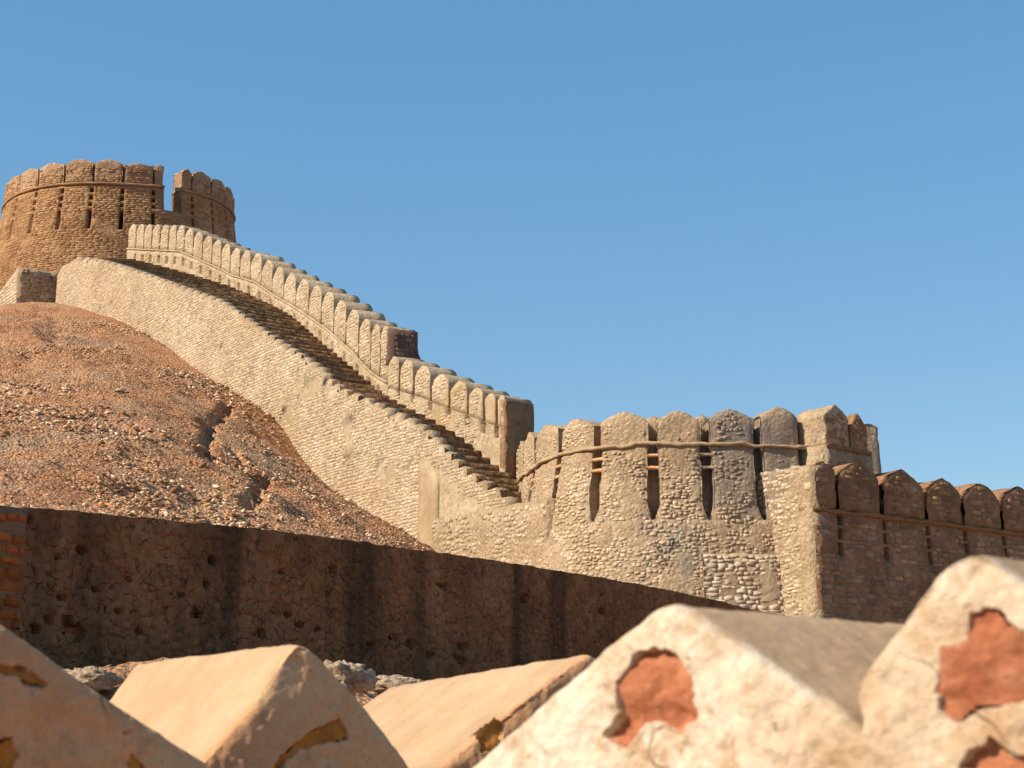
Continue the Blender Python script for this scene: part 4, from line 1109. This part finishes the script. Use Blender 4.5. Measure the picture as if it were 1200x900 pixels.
def fg_merlon(parent, outline, apex, Y, ndeg, length, m, patches, bm, label, vox=.0102, seed=0, rise=0.0):
    """outline: the front face as seen; it stands on an upright plane through the apex whose
    normal is turned ndeg to the right of the direction back to the camera"""
    A = at(*apex, Y); th = R(ndeg); nrm = np.array([sin(th), -cos(th)]); u = np.array([cos(th), sin(th)])
    def uz(px, py): return hitv(px, py, A[:2], u)
    pl = np.array([uz(*p) for p in outline]); n = len(pl)
    toW = lambda p, d: np.stack([A[0] + p[:, 0] * u[0] - d * nrm[0], A[1] + p[:, 0] * u[1] - d * nrm[1], p[:, 1]], 1)
    Vf = toW(pl, 0); b2 = pl.copy(); Vb = toW(b2, length); Vb[:, 2] += rise * length
    cx = pl.mean(0)
    import mathutils
    tri = mathutils.geometry.tessellate_polygon([[Vector((p[0], p[1], 0)) for p in pl]])
    tr = [tuple(t) for t in tri] + [tuple(n + i for i in t[::-1]) for t in tri]
    qs = [[i, (i + 1) % n, n + (i + 1) % n, n + i] for i in range(n)]
    me = mesh_np('t', np.concatenate([Vf, Vb]), np.array(qs), np.array(tr))
    import bmesh
    b_ = bmesh.new(); b_.from_mesh(me); bmesh.ops.recalc_face_normals(b_, faces=b_.faces); b_.to_mesh(me); b_.free()
    V0 = np.concatenate([Vf, Vb]); T0 = []
    for p in me.polygons:
        v = list(p.vertices)
        T0 += [v] if len(v) == 3 else [[v[0], v[1], v[2]], [v[0], v[2], v[3]]]
    bpy.data.meshes.remove(me)
    V, NO, Q = remeshed(V0, None, np.array(T0), vox)
    # relax the steps of the voxel grid, then roughen
    for _ in range(9):
        acc = np.zeros_like(V); cnt = np.zeros(len(V))
        for k in range(4):
            np.add.at(acc, Q[:, k], V[Q[:, (k + 1) % 4]] + V[Q[:, (k + 3) % 4]]); np.add.at(cnt, Q[:, k], 2)
        V = acc / cnt[:, None]
    Vs = V.copy()
    for _ in range(22):
        acc = np.zeros_like(Vs); cnt = np.zeros(len(Vs))
        for k in range(4):
            np.add.at(acc, Q[:, k], Vs[Q[:, (k + 1) % 4]] + Vs[Q[:, (k + 3) % 4]]); np.add.at(cnt, Q[:, k], 2)
        Vs = acc / cnt[:, None]
    edgey = np.clip(((V - Vs) * NO).sum(1) / .012, 0, 1)
    chip = edgey * (.022 * np.clip(fbm(V, 6, 4, seed + 71) - .1, 0, 1) + .008 * np.clip(fbm(V, 19, 3, seed + 77), 0, 1))
    rough = -chip + .007 * fbm(V, 3, 2, seed) + .006 * fbm(V, 11, 3, seed + 5) + .003 * fbm(V, 40, 3, seed + 9) - .012 * np.clip(fbm(V, 9, 3, seed + 14) - .55, 0, 1)
    roofy = np.clip((NO[:, 2] - .2) / .2, 0, 1)
    V = V + NO * (rough * (1 - .65 * roofy))[:, None]
    dpt = -((V[:, 0] - A[0]) * nrm[0] + (V[:, 1] - A[1]) * nrm[1])
    uu = (V[:, 0] - A[0]) * u[0] + (V[:, 1] - A[1]) * u[1]; zz3 = V[:, 2]
    pols = [np.array([uz(*p) for p in pp]) for pp in patches]
    b_ = bmesh.new(); me = mesh_np('t', V, Q); b_.from_mesh(me); bpy.data.meshes.remove(me)
    if pols:                                     # finer mesh where the plaster has come away
        def near(c):
            d_ = -((c[0] - A[0]) * nrm[0] + (c[1] - A[1]) * nrm[1]); uq = (c[0] - A[0]) * u[0] + (c[1] - A[1]) * u[1]
            return d_ < .05 and any(p[:, 0].min() - .03 < uq < p[:, 0].max() + .03 and p[:, 1].min() - .03 < c[2] < p[:, 1].max() + .03 for p in pols)
        fs = [f for f in b_.faces if near(f.calc_center_median())]
        bmesh.ops.subdivide_edges(b_, edges=list({e for f in fs for e in f.edges}), cuts=2, use_grid_fill=True)
    bmesh.ops.triangulate(b_, faces=b_.faces)
    V = np.array([v.co for v in b_.verts]); b_.verts.index_update()
    TR = np.array([[v.index for v in f.verts] for f in b_.faces]); b_.free()
    dpt = -((V[:, 0] - A[0]) * nrm[0] + (V[:, 1] - A[1]) * nrm[1])
    uu = (V[:, 0] - A[0]) * u[0] + (V[:, 1] - A[1]) * u[1]; zz3 = V[:, 2]
    edge = np.stack([.013 * fbm(V, 24, 5, seed + 21), .013 * fbm(V, 24, 5, seed + 33)], 1)
    for pol in pols:
        pq = np.stack([uu + edge[:, 0], zz3 + edge[:, 1]], 1)
        sel = np.where((pq[:, 0] > pol[:, 0].min()) & (pq[:, 0] < pol[:, 0].max()) & (pq[:, 1] > pol[:, 1].min()) & (pq[:, 1] < pol[:, 1].max()) & (dpt < .06))[0]
        sel = sel[inpoly(pq[sel, 0], pq[sel, 1], pol)]
        ds = np.full(len(sel), 9.)
        for a_, b2_ in zip(pol, np.roll(pol, -1, 0)):
            ab = b2_ - a_; t = np.clip(((pq[sel] - a_) @ ab) / (ab @ ab), 0, 1); ds = np.minimum(ds, np.hypot(*(pq[sel] - a_ - t[:, None] * ab).T))
        V[sel, :2] -= nrm * (.036 * np.clip(ds / .009, 0, 1) ** .8)[:, None]
    o = part('merlon', V, None, TR, [m, M['fg_roof']], parent, smooth=True, label=label)
    ctr = V[TR].mean(1); fn_ = np.cross(V[TR[:, 1]] - V[TR[:, 0]], V[TR[:, 2]] - V[TR[:, 0]])
    fn_ /= np.maximum(np.linalg.norm(fn_, axis=1), 1e-12)[:, None]
    dc = -((ctr[:, 0] - A[0]) * nrm[0] + (ctr[:, 1] - A[1]) * nrm[1])
    o.data.polygons.foreach_set('material_index', (dc > .035 + .012 * fbm(ctr, 9, 3, seed + 60)).astype(np.int32))
    for pol in pols:
        lo, hi = pol.min(0) - .03, pol.max(0) + .03
        gu = np.arange(lo[0], hi[0], .007); gv = np.arange(lo[1], hi[1], .007)
        GU, GV = np.meshgrid(gu, gv, indexing='ij'); p = np.stack([GU.ravel(), GV.ravel()], 1)
        w3 = toW(p, 0)
        mask = inpoly(p[:, 0], p[:, 1], (pol - pol.mean(0)) * 1.14 + pol.mean(0)).reshape(GU.shape)
        dep = .013 - .008 * fbm(w3, 5, 4, seed + 3) - .008 * np.abs(fbm(w3, 14, 3, seed + 4)) + .02 * np.clip(fbm(w3, 4, 2, seed + 8), 0, 1) + .012 * np.floor(2.2 * fbm(w3 * np.array([1, 1, 2.5]), 4.5, 2, seed + 40)) * .6
        W3 = toW(p, np.clip(dep, .002, .031)); ids = np.arange(len(p)).reshape(GU.shape)
        ok = mask[:-1, :-1] & mask[1:, :-1] & mask[1:, 1:] & mask[:-1, 1:]
        q = np.stack([ids[:-1, :-1], ids[1:, :-1], ids[1:, 1:], ids[:-1, 1:]], -1)[ok]
        us, inv = np.unique(q.ravel(), return_inverse=True)
        if len(us): 
            ob = part('exposed_brick', W3[us], inv.reshape(-1, 4), None, bm, o, smooth=True)
    return A, u, nrm

lp = thing('parapet', 'shaded plastered parapet of roof-topped merlons at the lower left', 'parapet', (-1.0, 4.6, -1.4))
rp = thing('parapet', 'sunlit cream plastered parapet with bare orange brick patches at the lower right', 'parapet', (.9, 2.6, -1.4))
fg_merlon(lp, [(-60, 690), (0, 729), (60, 770), (110, 806), (180, 852), (262, 905), (300, 1200), (-420, 1200), (-330, 900), (-180, 770)], (-60, 690), 3.9, 32, 1.5,
          M['fg_shade'], [[(0, 872), (12, 866), (22, 880), (20, 905), (0, 915), (-20, 900)], [(150, 892), (158, 880), (166, 895), (168, 920), (150, 925)], [(-20, 770), (30, 786), (62, 800), (55, 806), (20, 795), (-20, 784)]],
          M['fg_brick_ochre'], 'broad shaded merlon with a dark crack at the left edge', seed=1)
fg_merlon(lp, [(350, 751), (364, 757), (385, 778), (425, 822), (455, 862), (489, 906), (500, 1200), (215, 1200), (238, 893), (262, 868), (300, 822), (335, 770)], (350, 751), 5.0, 31, 1.6,
          M['fg_shade'], [[(398, 842), (402, 852), (406, 866), (396, 868), (378, 874), (356, 880), (336, 892), (326, 910), (318, 906), (324, 888), (342, 878), (352, 862), (368, 856), (380, 846)]],
          M['fg_brick_ochre'], 'shaded merlon with a sunlit roof slope and an ochre patch of bare brick', seed=2)
fg_merlon(lp, [(692, 764), (720, 790), (790, 880), (800, 1150), (470, 1150), (500, 906), (520, 897), (560, 864), (620, 816), (668, 780)], (692, 764), 5.7, 25, 2.0,
          M['fg_shade'], [[(560, 858), (580, 842), (592, 850), (580, 880), (562, 884)]], M['fg_brick_ochre'], 'merlon whose long sunlit roof slope shows behind the cream one', seed=3, rise=-.03)
fg_merlon(rp, [(768, 712), (785, 707), (806, 716), (860, 752), (905, 783), (925, 797), (985, 836), (1030, 880), (1060, 1150), (450, 1150), (500, 950), (548, 900), (600, 854), (660, 801), (715, 752)], (785, 707), 2.8, -47, .95,
          M['fg'], [[(748, 764), (768, 762), (788, 760), (796, 772), (812, 800), (818, 842), (806, 872), (786, 862), (758, 848), (742, 868), (724, 878), (711, 864), (722, 832), (726, 800), (736, 776)]],
          M['fg_brick'], 'cream merlon with one tall patch of bare orange brick', vox=.0065, seed=4)
fg_merlon(rp, [(1122, 652), (1138, 645), (1152, 647), (1200, 684), (1260, 730), (1350, 820), (1450, 1150), (985, 1150), (1010, 850), (998, 822), (1000, 800), (1020, 774), (1050, 735), (1075, 700), (1098, 668)], (1138, 645), 2.35, -45, .9,
          M['fg'], [[(1128, 724), (1150, 719), (1166, 722), (1180, 736), (1206, 746), (1240, 760), (1240, 826), (1204, 822), (1172, 822), (1140, 826), (1126, 842), (1102, 834), (1089, 812), (1096, 790), (1102, 756), (1124, 756)],
                    [(1126, 900), (1138, 884), (1160, 868), (1170, 878), (1192, 884), (1230, 880), (1230, 940), (1120, 940)]],
          M['fg_brick'], 'cream merlon at the right edge with broad patches of bare orange brick', vox=.0065, seed=5)
